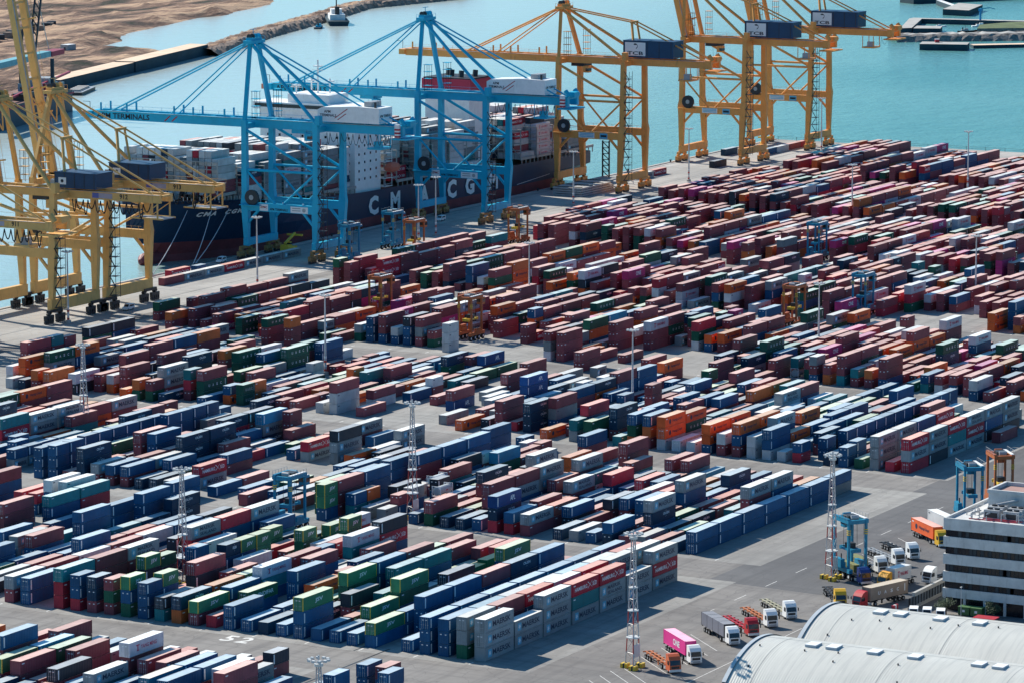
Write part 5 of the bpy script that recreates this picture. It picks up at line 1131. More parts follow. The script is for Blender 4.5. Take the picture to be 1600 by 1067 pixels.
# ------------------------------------------------------------------ lorries
PINK = mat("box_pink", (.66, .03, .24), .45, .1, .4, streak=.1); ORB = mat("box_orange", PAL['O'][0], .5, .12); CURT = mat("curtain_grey", (.16, .165, .20), .6, .15)
UBR = mat("box_brown", (.30, .22, .17), .5, .12, .4, streak=.1); YMG = mat("box_white", (.62, .62, .62), .5, .1)
def lorry(loc, rz, cabmat, label, trailer="bare", tmat=None, roof=None, words=None, bare_mat=DARK, L=12.6):
    """local x runs backwards from the bumper (x=0) to the tail"""
    r = empty("lorry", loc, label, "lorry", rz, "lorries in the parking area")
    b = MB()   # cab shell with a raked screen and a roof fairing
    pr = [(0, .55), (0, 1.65), (.28, 2.75), (.75, 3.35), (1.5, 3.75), (2.25, 3.75), (2.25, .55)]
    n = len(pr); b.add([(x, -1.22, z) for x, z in pr] + [(x, 1.22, z) for x, z in pr], [tuple(range(n)), tuple(range(n, 2 * n))[::-1]] + [(i, (i + 1) % n, n + (i + 1) % n, n + i) for i in range(n)], cabmat); b.ob("cab", r)
    b = MB(); b.quad((-.02, -1.08, 1.70), (-.02, 1.08, 1.70), (.27 - .02, 1.04, 2.66), (.27 - .02, -1.04, 2.66), GLASS); b.ob("windscreen", r)
    b = MB()
    for y in (-1.235, 1.235): b.quad((.35, y, 1.75), (1.35, y, 1.75), (1.35, y, 2.6), (.55, y, 2.6), GLASS)
    b.ob("side_window", r)
    b = MB(); b.box(-.12, .1, -1.24, 1.24, .38, .85, SIGNW if cabmat is not WHITE else STEEL); b.quad((-.015, -.85, 1.0), (-.015, .85, 1.0), (-.015, .85, 1.5), (-.015, -.85, 1.5), DARK); b.ob("bumper", r)
    for y in (-1.0, 1.0):
        b = MB(); b.box(-.14, -.1, y - .18, y + .18, .55, .8, SIGNW); b.ob("headlight", r)
        b = MB(); b.beam((.15, y * 1.24, 2.6), (.05, y * 1.5, 2.5), .06, .06, DARK); b.box(-.05, .08, y * 1.5 - .1, y * 1.5 + .1, 1.85, 2.5, DARK); b.ob("mirror", r)
    b = MB(); b.box(.5, 6.4, -.45, .45, .75, 1.05, DARK); b.box(2.6, 3.6, -1.15, -.5, .5, 1.05, STEEL); b.box(2.6, 3.6, .5, 1.15, .5, 1.05, STEEL); b.ob("chassis", r)
    for x in (1.35, 4.9):
        for y in (-1.02, 1.02):
            b = MB(); b.tube((x, y - .17, .5), (x, y + .17, .5), .5, RUBBER, 14); b.tube((x, y - .185, .5), (x, y + .185, .5), .24, STEEL, 8); b.ob("wheel", r)
    tr = bpy.data.objects.new("trailer", None)
    b = MB(); x0 = 3.0
    fm = bare_mat
    for y in (-.5, .5): b.box(x0, x0 + L, y - .12, y + .12, 1.05, 1.35, fm)
    for k in range(7):
        x = x0 + .3 + k * (L - .6) / 6; b.box(x - .1, x + .1, -1.2, 1.2, 1.1, 1.32, fm)
    for y in (-.9, .9): b.box(x0 + 4, x0 + 4.4, y - .08, y + .08, .3, 1.1, fm)
    if trailer == "curtain": b.box(x0 - .2, x0 + L, -1.25, 1.25, 1.36, 4.0, tmat, mat("curtain_roof", (.25, .25, .27), .6)); [b.box(x0 - .2 + i * L / 4, x0 - .1 + i * L / 4, -1.27, 1.27, 1.3, 4.02, DARK) for i in range(5)]
    tro = b.ob("trailer", r)
    for x in (x0 + L - 4.2, x0 + L - 2.9, x0 + L - 1.6):
        for y in (-1.0, 1.0):
            b = MB(); b.tube((x, y - .18, .5), (x, y + .18, .5), .5, RUBBER, 12); b.tube((x, y - .195, .5), (x, y + .195, .5), .22, STEEL, 8); b.ob("wheel", tro)
    if trailer == "box":
        c, cL, lab = words
        x = x0 + .15; off = Vector((x, 0, 1.37)); off.rotate(Matrix.Rotation(rz, 3, 'Z'))
        H = 2.896; xw = 1.22
        o = MB(); o.box(.04, cL - .04, -xw + .03, xw - .03, .08, H - .04, tmat, roof)
        for xx in (.08, cL - .08):
            for yy in (-xw + .08, xw - .08): o.box(xx - .085, xx + .085, yy - .085, yy + .085, 0.0, H, tmat)
        for yy in (-xw + .05, xw - .05): o.box(.17, cL - .17, yy - .055, yy + .055, H - .14, H - .02, tmat, roof); o.box(.17, cL - .17, yy - .055, yy + .055, .03, .17, tmat)
        ob = o.ob("shipping_container", None, Vector(loc) + off, rz); tag(ob, lab, "container", "containers riding on lorries")
        t2 = MB()
        if c: lettering(t2, c, cL, H, -xw - .012, 0, 0)
        if t2.f:
            k = len(t2.v); 
            t2.v += [(cL - x_, -y_, z_) for x_, y_, z_ in t2.v[:k]]; nf = len(t2.f)
            for i in range(nf): t2.f.append(tuple(q + k for q in t2.f[i])); t2.m.append(t2.m[i]); t2.t.append(0)
            t2.ob("lettering", ob)
    return r
A45 = R(47); REDC = mat("cab_red", (.50, .03, .035), .35, .06); ORC = mat("cab_orange", (.62, .13, .05), .4, .08); YLC = mat("cab_yellow", (.70, .40, .03), .4, .06); OYC = mat("cab_amber", (.80, .36, .02), .4, .06); BLC = mat("cab_blue", (.02, .05, .20), .35, .06); CREAM = mat("frame_cream", (.45, .42, .30), .6, .15); ORF = mat("frame_orange", (.50, .17, .07), .6, .2)
def px_(x, y): return (x, y, 0.012)
lorry(px_(9.0, -40.6), A45, ORC, "orange-red lorry with an empty orange frame trailer, parked beside the lattice tower", bare_mat=ORF)
lorry(px_(17.7, -41.0), A45, WHITE, "white lorry carrying the pink container", "box", PINK, ROOF['P'], words=('P', 12.19, "bright pink container with white letters riding on a white lorry"))
lorry(px_(36.6, -40.6), A45, WHITE, "white lorry with a dark grey curtain-sided trailer", "curtain", CURT)
lorry(px_(45.9, -40.6), A45, REDC, "bright red lorry with an empty red frame trailer", bare_mat=REDC)
lorry(px_(55.2, -40.6), A45, WHITE, "white lorry with an empty red-brown frame trailer, between red lorry and cream-framed lorry", bare_mat=ORF)
lorry(px_(64.4, -40.8), A45, WHITE, "white lorry with an empty cream frame trailer, last of the slanting row", bare_mat=CREAM)
lorry(px_(103.4, -41.0), R(50), BLC, "dark blue lorry cab nosed out beside the parked blue straddle carrier")
lorry(px_(116.0, -39.6), R(50), WHITE, "white lorry half hidden behind the amber lorry's container", bare_mat=STEEL)
lorry(px_(125.4, -39.8), R(50), WHITE, "white lorry with grey frame trailer, behind the white one by the amber lorry", bare_mat=STEEL)
lorry(px_(133.2, -40.0), R(50), WHITE, "white lorry with a dark empty frame, farthest of the parked white ones")
lorry(px_(149.2, -40.4), A45, YLC, "yellow lorry carrying an orange container, left of the office block", "box", ORB, ROOF['H'], words=('O', 12.19, "orange container on a yellow lorry left of the office block"))
lorry(px_(160, -40), A45, WHITE, "white lorry partly hidden behind the office roof corner", "box", YMG, ROOF['w'], words=('w', 12.19, "plain white container on a lorry, partly behind the office roof"))
lorry(px_(101, -45.6), R(-14), OYC, "amber lorry carrying a white container toward the warehouses", "box", YMG, ROOF['w'], words=('Y', 6.06, "short white container with red letters on the amber lorry"), L=8.5)
lorry(px_(80.5, -48.6), R(-18), REDC, "red lorry carrying a brown container, just behind the warehouse roof", "box", UBR, mat("roof_tan", (.56, .47, .36), .6, .15), words=('U', 12.19, "brown container with white letters on the red lorry"))
lorry(px_(80.2, -45.2), R(35), YLC, "yellow lorry cab facing the warehouse roof, left of the red lorry", bare_mat=DARK)
lorry(px_(110.6, -52.2), R(-14), WHITE, "white lorry driving past the concrete wall", bare_mat=DARK)
loose_ = MB(); OLV = mat("box_olive", (.20, .20, .07), .6, .12)
for i, (x, y, lab) in enumerate(((113.2, -33.4, "olive container directly under the parked blue straddle carrier"), (119.6, -31.8, "olive container standing behind the parked blue straddle carrier"))):
    b = MB(); b.box(-3, 3, -1.19, 1.19, .05, 2.55, OLV)
    for xx in (-2.95, 2.95):
        for yy in (-1.14, 1.14): b.box(xx - .08, xx + .08, yy - .08, yy + .08, 0, 2.59, OLV)
    tag(b.ob("shipping_container", None, (x, y, .012), R(50)), lab, "container")

# small vehicles
def van(loc, rz, label, m=WHITE, grp="small white vans", cat="van"):
    r = empty("van", loc, label, cat, rz, grp); pr = [(0, .4), (.1, .95), (1.0, 1.15), (1.75, 1.95), (4.7, 1.98), (4.9, .9), (4.9, .4)]; n = len(pr)
    b = MB(); b.add([(x, -.92, z) for x, z in pr] + [(x, .92, z) for x, z in pr], [tuple(range(n)), tuple(range(n, 2 * n))[::-1]] + [(i, (i + 1) % n, n + (i + 1) % n, n + i) for i in range(n)], m); b.ob("body", r)
    b = MB(); b.quad((1.03, -.8, 1.2), (1.03, .8, 1.2), (1.66, .75, 1.9), (1.66, -.75, 1.9), GLASS)
    for y in (-.93, .93): b.quad((1.5, y, 1.2), (4.4, y, 1.2), (4.4, y, 1.75), (1.85, y, 1.75), GLASS)
    b.quad((4.87, -.75, 1.2), (4.87, .75, 1.2), (4.76, .75, 1.8), (4.76, -.75, 1.8), GLASS); b.ob("window", r)
    for x in (.85, 3.9):
        for y in (-.85, .85): b = MB(); b.tube((x, y - .1, .34), (x, y + .1, .34), .34, RUBBER, 12); b.tube((x, y - .11, .34), (x, y + .11, .34), .18, STEEL, 8); b.ob("wheel", r)
    return r
van((76.8, -63.2, .01), R(20), "white van parked left of three beside the office"); van((77.4, -66.0, .01), R(20), "white van parked in the middle of three beside the office"); van((77.6, -69.0, .01), R(20), "white van parked right of three beside the office")
van((480, 365.4, .01), R(8), "white van on the quay edge below the ship's bow"); van((618, 355.5, .01), R(5), "white van on the quay between the two blue cranes"); van((370, 331, .01), R(3), "white van standing between the ochre cranes' legs")
# ------------------------------------------------------------------ office block
OFF = mat("office_concrete", (.56, .56, .55), .85, .16, .35, streak=.35); OFG = mat("office_glass", (.006, .010, .016), .2, .5, 1.2, spec=.3); ROOFD = mat("office_roof", (.10, .10, .10), .9, .3, .4)
bx, by0, by1, bd = 88.5, -65.0, -84.1, 34
r = empty("office_building", (bx, (by0 + by1) / 2, 0), "grey concrete office block with four dark window bands beside the barrel-roofed warehouses", "building")
def O_(x, y, z): return (x - bx, y - (by0 + by1) / 2, z)
hy = (by0 - by1) / 2
bands = [(2.9, 4.84), (6.28, 8.49), (10.05, 12.26), (13.82, 16.02), (17.45, 19.4)]
b = MB()
for (z0, z1) in bands: b.box(0, bd, -hy, hy, z0, z1, OFF)
b.box(.8, bd - .8, -hy + .8, hy - .8, 0, 19.0, mat("office_core", (.05, .055, .06), .8), ROOFD)
for y in [-hy + .4 + k * (2 * hy - .8) / 4 for k in range(5)]: b.box(.1, .6, y - .3, y + .3, 0, 2.9, OFF)
b.ob("wall", r)
for (z0, z1) in ((4.84, 6.28), (8.49, 10.05), (12.26, 13.82), (16.02, 17.45)):
    b = MB(); b.quad((.35, hy - .4, z0), (.35, -hy + .4, z0), (.35, -hy + .4, z1), (.35, hy - .4, z1), OFG); b.quad((.35, -hy + .35, z0), (bd - .4, -hy + .35, z0), (bd - .4, -hy + .35, z1), (.35, -hy + .35, z1), OFG)
    for k in range(22): y = hy - .6 - k * .86; b.box(.28, .345, y - .03, y + .03, z0, z1, BLACKP)
    rb = random.Random(int(z0 * 10))
    for k in range(9):
        y = hy - .6 - rb.randrange(21) * .86; b.quad((.30, y - .08, z0 + .1), (.30, y - .78, z0 + .1), (.30, y - .78, z1 - .1), (.30, y - .08, z1 - .1), mat("window_blind", (.03, .038, .045), .7, .3))
    b.ob("window", r)
b = MB(); b.quad((.35, hy - .4, .1), (.35, -hy + .4, .1), (.35, -hy + .4, 2.9), (.35, hy - .4, 2.9), OFG); b.ob("ground_floor_glazing", r)
b = MB()
for (x0, x1, y0, y1) in ((0, bd, hy - .45, hy), (0, bd, -hy, -hy + .45), (0, .45, -hy + .45, hy - .45), (bd - .45, bd, -hy + .45, hy - .45)): b.box(x0, x1, y0, y1, 19.4, 20.0, OFF)
b.ob("parapet", r)
b = MB(); b.box(14, 24, -7.5, 5, 19.0, 23.4, OFF, mat("tank_red", (.36, .22, .19), .8)); 
for (x0, x1, y0, y1) in ((13.8, 24.2, 4.6, 5.2), (13.8, 24.2, -7.7, -7.1), (13.8, 14.3, -7.1, 4.6), (23.7, 24.2, -7.1, 4.6)): b.box(x0, x1, y0, y1, 23.4, 24.2, OFF)
b.ob("roof_house", r)
for i, (x, y) in enumerate(((7, 1.0), (7, -3.4), (10.6, 1.4), (10.6, -3))):
    b = MB(); b.box(x - 1.4, x + 1.4, y - 1.7, y + 1.7, 19.3, 21.4, STEEL); b.box(x - 1.42, x - 1.36, y - 1.4, y + 1.4, 19.8, 20.9, DARK)
    for k in (-.8, .8): b.tube((x, y + k, 21.4), (x, y + k, 21.7), .6, DARK, 12)
    b.ob("chiller", r)
b = MB(); rp_ = random.Random(4)
for k in range(26):
    y = 7.5 - k * .55; x = 8 + 4 * math.sin(k); b.tube((x, y, 19.2), (x, y, 19.9 + rp_.random() * 1.6), .12, STEEL, 6); b.tube((x, y, 20 + (k % 3) * .4), (x + 2.6, y - .3, 20 + (k % 3) * .4), .16, STEEL, 6)
b.tube((4.2, 5.5, 19.5), (4.2, -5.5, 19.5), .13, REDP, 6); b.tube((4.8, 2.5, 19.7), (4.8, -6.5, 19.7), .13, REDP, 6); b.tube((11, 3.8, 21), (13.6, -2, 22.4), .3, STEEL, 8); b.ob("pipework", r)
b = MB()
for k in range(5): b.tube((30, -6 + 3 * k, 19), (30, -6 + 3 * k, 25 + (k % 2) * 2), .06, DARK, 5)
b.ob("aerial", r)

# retaining wall with a fence left of the office
r = empty("boundary_wall", (84.1, -59.2, 0), "pale concrete wall with dark fence panels running up to the office block", "wall")
b = MB(); Lw = 30; b.box(0, Lw, -.3, .3, 0, .7, CONC); b.box(2.4, Lw, -.35, .35, 2.7, 3.5, CONC); b.ob("coping", r)
b = MB(); b.box(.2, Lw, -.06, .06, .7, 2.7, mat("fence_glass", (.13, .16, .19), .5, .3)); b.ob("panel", r)
b = MB()
for k in range(20): b.box(.2 + 1.55 * k, .42 + 1.55 * k, -.2, .2, .7, 2.72, DARK)
b.ob("post", r)
b = MB()
for k in range(3): b.box(-1.2 + .9 * k, -.6 + .9 * k, -.3, .3, 0, 1.0, SIGNW if k % 2 else REDP)
tag(b.ob("barrier", None, (84, -56.0, .012)), "red and white plastic barrier at the end of the concrete wall", "barrier")
GB = mat("bin_green", (.07, .16, .06), .6, .15)
for i, (y, lab) in enumerate(((-71.2, "left green skip below the office windows, beside its twin"), (-74.0, "right green skip below the office windows, beside its twin"))):
    b = MB(); b.prism([(-1.0, -1.25), (1.0, -1.25), (1.0, 1.25), (-1.0, 1.25)], .15, 1.75, GB); b.box(-1.08, 1.08, -1.33, 1.33, 1.75, 1.9, GB)
    for y_ in (-.9, 0, .9): b.box(-1.06, -1.0, y_ - .08, y_ + .08, .2, 1.75, GB)
    for xx in (-.8, .8):
        for yy in (-1, 1): b.tube((xx, yy - .06, .1), (xx, yy + .06, .1), .1, RUBBER, 8)
    b.quad((-1.07, .3, .8), (-1.07, -.3, .8), (-1.07, -.3, 1.3), (-1.07, .3, 1.3), SIGNW); tag(b.ob("skip", None, (86.2, y, .01)), lab, "skip", "green skips")
b = MB(); b.box(-1.6, 1.6, -2.4, 2.4, 2.6, 2.8, REDP)
for xx in (-1.4, 1.4):
    for yy in (-2.2, 2.2): b.beam((xx, yy, 0), (xx, yy, 2.6), .15, .15, DARK)
tag(b.ob("canopy", None, (74.5, -80.5, .01)), "small red flat canopy between warehouse and office", "canopy")
b = MB(); b.tube((0, 0, 0), (0, 0, 6.6), .09, POLE, 8, .06); b.box(-.5, .2, -.15, .15, 6.55, 6.72, LAMP); tag(b.ob("street_lamp", None, (83, -71.5, 0)), "thin grey street lamp in front of the office block", "street lamp")

# trees in front of the office
LEAF = mat("leaf_dark", (.035, .06, .03), .7, .5, 1.5); LEAF2 = mat("leaf_mid", (.06, .095, .04), .7, .4, 1.5); BARK = mat("bark", (.07, .05, .04), .9, .2)
def tree_(loc, h, w_, label, seed, grp):
    rr = random.Random(seed); t = empty("tree", loc, label, "tree", 0, grp); b = MB()
    b.tube((0, 0, 0), (.1, 0, h * .45), .2, BARK, 8, .12)
    cl = []
    for k in range(9):
        a = rr.uniform(0, 6.28); q = Vector((math.cos(a) * w_ * rr.uniform(.2, .75), math.sin(a) * w_ * rr.uniform(.2, .75), h * rr.uniform(.5, .95))); cl.append(q); b.tube((.1, 0, h * .42), q, .08, BARK, 5, .02)
    b.ob("trunk", t); b = MB()
    for q in cl:
        rad = rr.uniform(.5, .95) * w_ * .6
        for k in range(130):
            d = Vector((rr.gauss(0, 1), rr.gauss(0, 1), rr.gauss(0, .75))).normalized() * rad * rr.random() ** .4; p = q + d; s = rr.uniform(.1, .2)
            u = Vector((rr.gauss(0, 1), rr.gauss(0, 1), rr.gauss(0, 1))).normalized(); v = u.orthogonal().normalized()
            b.quad(p - u * s, p + v * s * .6, p + u * s, p - v * s * .6, LEAF if rr.random() < .6 else LEAF2)
    b.ob("crown", t)
tree_((84.5, -67.5, 0), 3.6, 2.4, "dark bushy tree at the left foot of the office block", 1, "trees by the office"); tree_((85.6, -77.6, 0), 3.4, 1.9, "dark bushy tree right of the green skips", 2, "trees by the office")

# ------------------------------------------------------------------ barrel-roofed warehouses
m = mat("warehouse_roof", (.56, .55, .50), .5, .10, .06, streak=.0); t = m.node_tree; N = t.nodes; L = t.links; pb = N["Principled BSDF"]
g = N.new("ShaderNodeNewGeometry"); sp = N.new("ShaderNodeSeparateXYZ"); L.new(g.outputs["Position"], sp.inputs[0])
def sinw(k, period):
    a = N.new("ShaderNodeMath"); a.operation = 'MULTIPLY'; a.inputs[1].default_value = 2 * math.pi / period; L.new(sp.outputs[k], a.inputs[0]); c = N.new("ShaderNodeMath"); c.operation = 'SINE'; L.new(a.outputs[0], c.inputs[0]); return c.outputs[0]
bp = N.new("ShaderNodeBump"); bp.inputs["Strength"].default_value = .3; bp.inputs["Distance"].default_value = .04; L.new(sinw("Y", .55), bp.inputs["Height"]); L.new(bp.outputs[0], pb.inputs["Normal"])
src = pb.inputs["Base Color"].links[0].from_socket
nz = N.new("ShaderNodeTexNoise"); nz.inputs["Scale"].default_value = 1; nz.inputs["Detail"].default_value = 5; mp = N.new("ShaderNodeMapping"); mp.inputs["Scale"].default_value = (.10, 1.4, .10); L.new(g.outputs["Position"], mp.inputs[0]); L.new(mp.outputs[0], nz.inputs["Vector"])
mr = N.new("ShaderNodeMapRange"); mr.inputs[1].default_value = .45; mr.inputs[2].default_value = .75; mr.inputs[3].default_value = 0; mr.inputs[4].default_value = .4; L.new(nz.outputs["Fac"], mr.inputs[0])
mx = N.new("ShaderNodeMix"); mx.data_type = 'RGBA'; mx.inputs["B"].default_value = (.30, .31, .30, 1); L.new(mr.outputs[0], mx.inputs["Factor"]); L.new(src, mx.inputs["A"]); L.new(mx.outputs["Result"], pb.inputs["Base Color"])
WR = m; SEAM = mat("roof_seam", (.33, .34, .33), .6, .2); FASC = mat("fascia_grey", (.45, .49, .52), .45, .12); WALLW = mat("warehouse_wall", (.34, .35, .35), .7, .15)
def warehouse(xc, label, seed):
    W_, z0, rise, y0, Ly = 33.0, 2.6, 5.6, -57.0, 95
    r = empty("warehouse", (xc, y0 - Ly / 2, 0), label, "warehouse", 0, "barrel-roofed warehouses"); c2 = W_ / 2; Rr = (c2 * c2 + rise * rise) / (2 * rise); A = math.asin(c2 / Rr); zc = z0 + rise - Rr; nn = 36
    def P_(i, y, e=0.0): a = -A + 2 * A * i / nn; return ((Rr + e) * math.sin(a), y, zc + (Rr + e) * math.cos(a))
    ya, yb_ = Ly / 2, -Ly / 2; b = MB(); b.add([P_(i, y) for i in range(nn + 1) for y in (ya, yb_)], [(2 * i, 2 * i + 1, 2 * i + 3, 2 * i + 2) for i in range(nn)], WR); b.ob("roof", r, smooth=True)
    b = MB()
    for (e0, e1, w0, mt_) in ((-.5, .25, .55, FASC), (-1.3, -.5, .12, WALLW)):
        for i in range(nn): 
            p = [P_(i, ya + w0, e1), P_(i + 1, ya + w0, e1), P_(i + 1, ya + w0, e0), P_(i, ya + w0, e0)]; b.quad(*p, mt_)
            b.quad(P_(i, ya + w0, e1), P_(i + 1, ya + w0, e1), P_(i + 1, ya - .3, e1), P_(i, ya - .3, e1), mt_); b.quad(P_(i, ya + w0, e0), P_(i + 1, ya + w0, e0), P_(i + 1, ya - .3, e0), P_(i, ya - .3, e0), mt_)
    b.ob("fascia", r)
    b = MB(); pts = [(P_(i, 0)[0], P_(i, 0)[2] - .02) for i in range(nn + 1)]
    b.add([(x, ya, z) for x, z in pts] + [(c2, ya, 0), (-c2, ya, 0)], [tuple(range(nn + 3))], WALLW)
    b.box(-c2 + .05, -c2 + .35, yb_, ya - .02, 0, z0 - .05, WALLW); b.box(c2 - .35, c2 - .05, yb_, ya - .02, 0, z0 - .05, WALLW); b.ob("wall", r)
    b = MB(); rr = random.Random(seed)
    for y in (ya - 5.2, ya - 30, ya - 55): 
        for i in range(nn): b.quad(P_(i, y, .02), P_(i + 1, y, .02), P_(i + 1, y - .16, .02), P_(i, y - .16, .02), SEAM)
    for (i0, wd) in ((nn // 2 + 1.6, .18),): b.quad(P_(i0, ya, .025), P_(i0 + .25, ya, .025), P_(i0 + .25, yb_, .025), P_(i0, yb_, .025), SEAM)
    b.ob("seam", r)
    for y in (-68.9, -73.3, -82.0, -90.5, -103.7, -108.0, -116):
        yy = y - (y0 - Ly / 2); b = MB(); x_ = -1.0; z_ = zc + math.sqrt(Rr * Rr - x_ * x_)
        b.box(x_ - 1.6, x_ + 1.6, yy - 1.15, yy + 1.15, z_ - .25, z_ + .42, FASC, mat("skylight_white", (.86, .86, .85), .35, .04)); b.ob("skylight", r)
    for k in range(7):
        i = rr.uniform(4, 16); p = P_(i, ya - rr.uniform(2, 40), 0); b = MB(); b.tube((p[0], p[1], p[2] - .1), (p[0], p[1], p[2] + .35), .16, DARK, 8); b.ob("vent", r)
warehouse(13.6, "front pale warehouse with a long barrel roof and square skylights at the bottom edge", 1); warehouse(47.0, "rear pale warehouse with a long barrel roof and square skylights, next to the office", 2)
# ------------------------------------------------------------------ quay odds and ends
b = MB()
for k in range(4): b.box(-15, 15 - 1.5 * k, -6.4, 6.4, .9 * k + .1, .9 * k + .75, STEEL, CONC); [b.box(-14 + 9 * i, -13.4 + 9 * i, -6, 6, .9 * k + .75, .9 * k + 1.0, DARK) for i in range(4)]
tag(b.ob("hatch_covers", None, (727, 350, .01)), "stack of grey steel hatch covers lying on the quay by the ship's stern", "hatch covers")
def handler(loc, rz, m_, label):
    r = empty("reach_stacker", loc, label, "reach stacker", rz, "mobile handlers on the quay")
    b = MB(); b.box(-3.5, 3.5, -1.6, 1.6, .9, 2.2, m_); b.box(-3.5, -1.6, -1.5, 1.5, 2.2, 3.2, m_); b.ob("body", r)
    b = MB(); b.box(-.6, .9, -.8, .8, 2.2, 3.9, m_); b.box(-.62, .92, -.82, .82, 2.9, 3.6, GLASS); b.ob("cab", r)
    b = MB(); b.beam((-3, 0, 3.6), (5, 0, 6.4), .7, .7, m_); b.box(4.6, 5.4, -3, 3, 5.5, 6.1, m_); b.ob("arm", r)
    for x in (-2.5, 2.4):
        for y in (-1.7, 1.7): b = MB(); b.tube((x, y - .35, .8), (x, y + .35, .8), .8, RUBBER, 12); b.ob("wheel", r)
handler((515.5, 358.5, .01), R(5), YELLOWP, "yellow reach stacker between the legs of the nearer blue crane"); handler((897, 351, .01), R(12), YELLOWP, "yellow reach stacker by the last yellow crane")
FEN = mat("frame_lightblue", (.05, .34, .46), .5, .1)
for i, (x, y) in enumerate(((856, 311), (866, 311), (884, 313), (894, 314))):
    b = MB()
    for xx in (-3, 3):
        for yy in (-1.2, 1.2): b.beam((xx, yy, 0), (xx, yy, 5), .35, .35, FEN)
    for zz in (2.6, 4.9):
        for yy in (-1.2, 1.2): b.beam((-3, yy, zz), (3, yy, zz), .35, .35, FEN)
    for xx in (-3, 0, 3): b.beam((xx, -1.2, 4.9), (xx, 1.2, 4.9), .3, .3, FEN)
    tag(b.ob("spreader_rack", None, (x, y, .01)), f"light blue steel spreader rack by the far yellow cranes, {ordw(i + 1)} from the left", "rack", "light blue racks")
for i, x in enumerate((755, 761, 767)):
    b = MB(); b.beam((0, -1.6, 0), (0, -1.6, 4.2), .3, .3, SIGNW); b.beam((0, 1.6, 0), (0, 1.6, 4.2), .3, .3, SIGNW); b.beam((0, -1.6, 4.1), (0, 1.6, 4.1), .3, .3, SIGNW)
    tag(b.ob("gate_frame", None, (x, 347, .01)), f"white goalpost frame on the apron near the stern, {ordw(i + 1)} from the left", "frame", "white frames near the stern")
b = MB()
for k in range(4): b.beam((0, -1.5 + (k % 2) * 3, 0), (0, -1.5 + (k % 2) * 3, 15), .5, .5, DARK) if k < 2 else None
for k in range(6): b.beam((0, -1.5, 2.4 * k), (0, 1.5, 2.4 * k + 2.4), .3, .3, DARK); b.beam((0, -1.5, 2.4 * k + 2.4), (0, 1.5, 2.4 * k + 2.4), .3, .3, DARK)
tag(b.ob("gangway_tower", None, (779, 367, 0)), "dark lattice gangway tower standing right behind the ship's stern", "tower")
b = MB()
for k in range(30):
    x = 946.5; y = 366 - k * 9; b.beam((x, y, 0), (x, y, 1.6), .14, .14, DARK); b.beam((x, y, 1.5), (x, y - 9, 1.5), .08, .08, DARK); b.beam((x, y, .8), (x, y - 9, .8), .08, .08, DARK)
tag(b.ob("fence"), "low dark railing along the far end of the yard", "fence")

# ------------------------------------------------------------------ reclaimed land, breakwaters, vessels
SANDC = bpy.data.materials.new("sand"); SANDC.use_nodes = True; t = SANDC.node_tree; N = t.nodes; L = t.links; pb = N["Principled BSDF"]; pb.inputs["Roughness"].default_value = .95; pb.inputs["Specular IOR Level"].default_value = .1
g = N.new("ShaderNodeNewGeometry"); n1 = N.new("ShaderNodeTexNoise"); n1.inputs["Scale"].default_value = .022; n1.inputs["Detail"].default_value = 8; n1.inputs["Roughness"].default_value = .7; mp = N.new("ShaderNodeMapping"); mp.inputs["Scale"].default_value = (.5, 1.9, 1); mp.inputs["Rotation"].default_value = (0, 0, R(-22)); L.new(g.outputs["Position"], mp.inputs[0]); L.new(mp.outputs[0], n1.inputs["Vector"])
rp = N.new("ShaderNodeValToRGB"); cr = rp.color_ramp; cr.elements[0].position = .43; cr.elements[0].color = (.10, .075, .065, 1); cr.elements[1].position = .57; cr.elements[1].color = (.50, .34, .23, 1); e = cr.elements.new(.50); e.color = (.24, .155, .115, 1); e = cr.elements.new(.37); e.color = (.04, .05, .035, 1)
bq = N.new("ShaderNodeBump"); bq.inputs["Strength"].default_value = 1.0; bq.inputs["Distance"].default_value = 6; L.new(n1.outputs["Fac"], bq.inputs["Height"]); L.new(bq.outputs[0], pb.inputs["Normal"])
L.new(n1.outputs["Fac"], rp.inputs[0]); L.new(rp.outputs[0], pb.inputs["Base Color"])
from mathutils import noise as mnoise
def inside(p, poly):
    x, y = p; c = False; j = len(poly) - 1
    for i in range(len(poly)):
        (a, d), (e, f) = poly[i], poly[j]
        if (d > y) != (f > y) and x < (e - a) * (y - d) / (f - d) + a: c = not c
        j = i
    return c
def edge(p, poly):
    q = Vector((p[0], p[1])); best = 1e9
    for i in range(len(poly)):
        a = Vector(poly[i - 1]); c = Vector(poly[i]); ab = c - a; t_ = max(0, min(1, (q - a).dot(ab) / ab.length_squared)); best = min(best, (q - (a + ab * t_)).length)
    return best
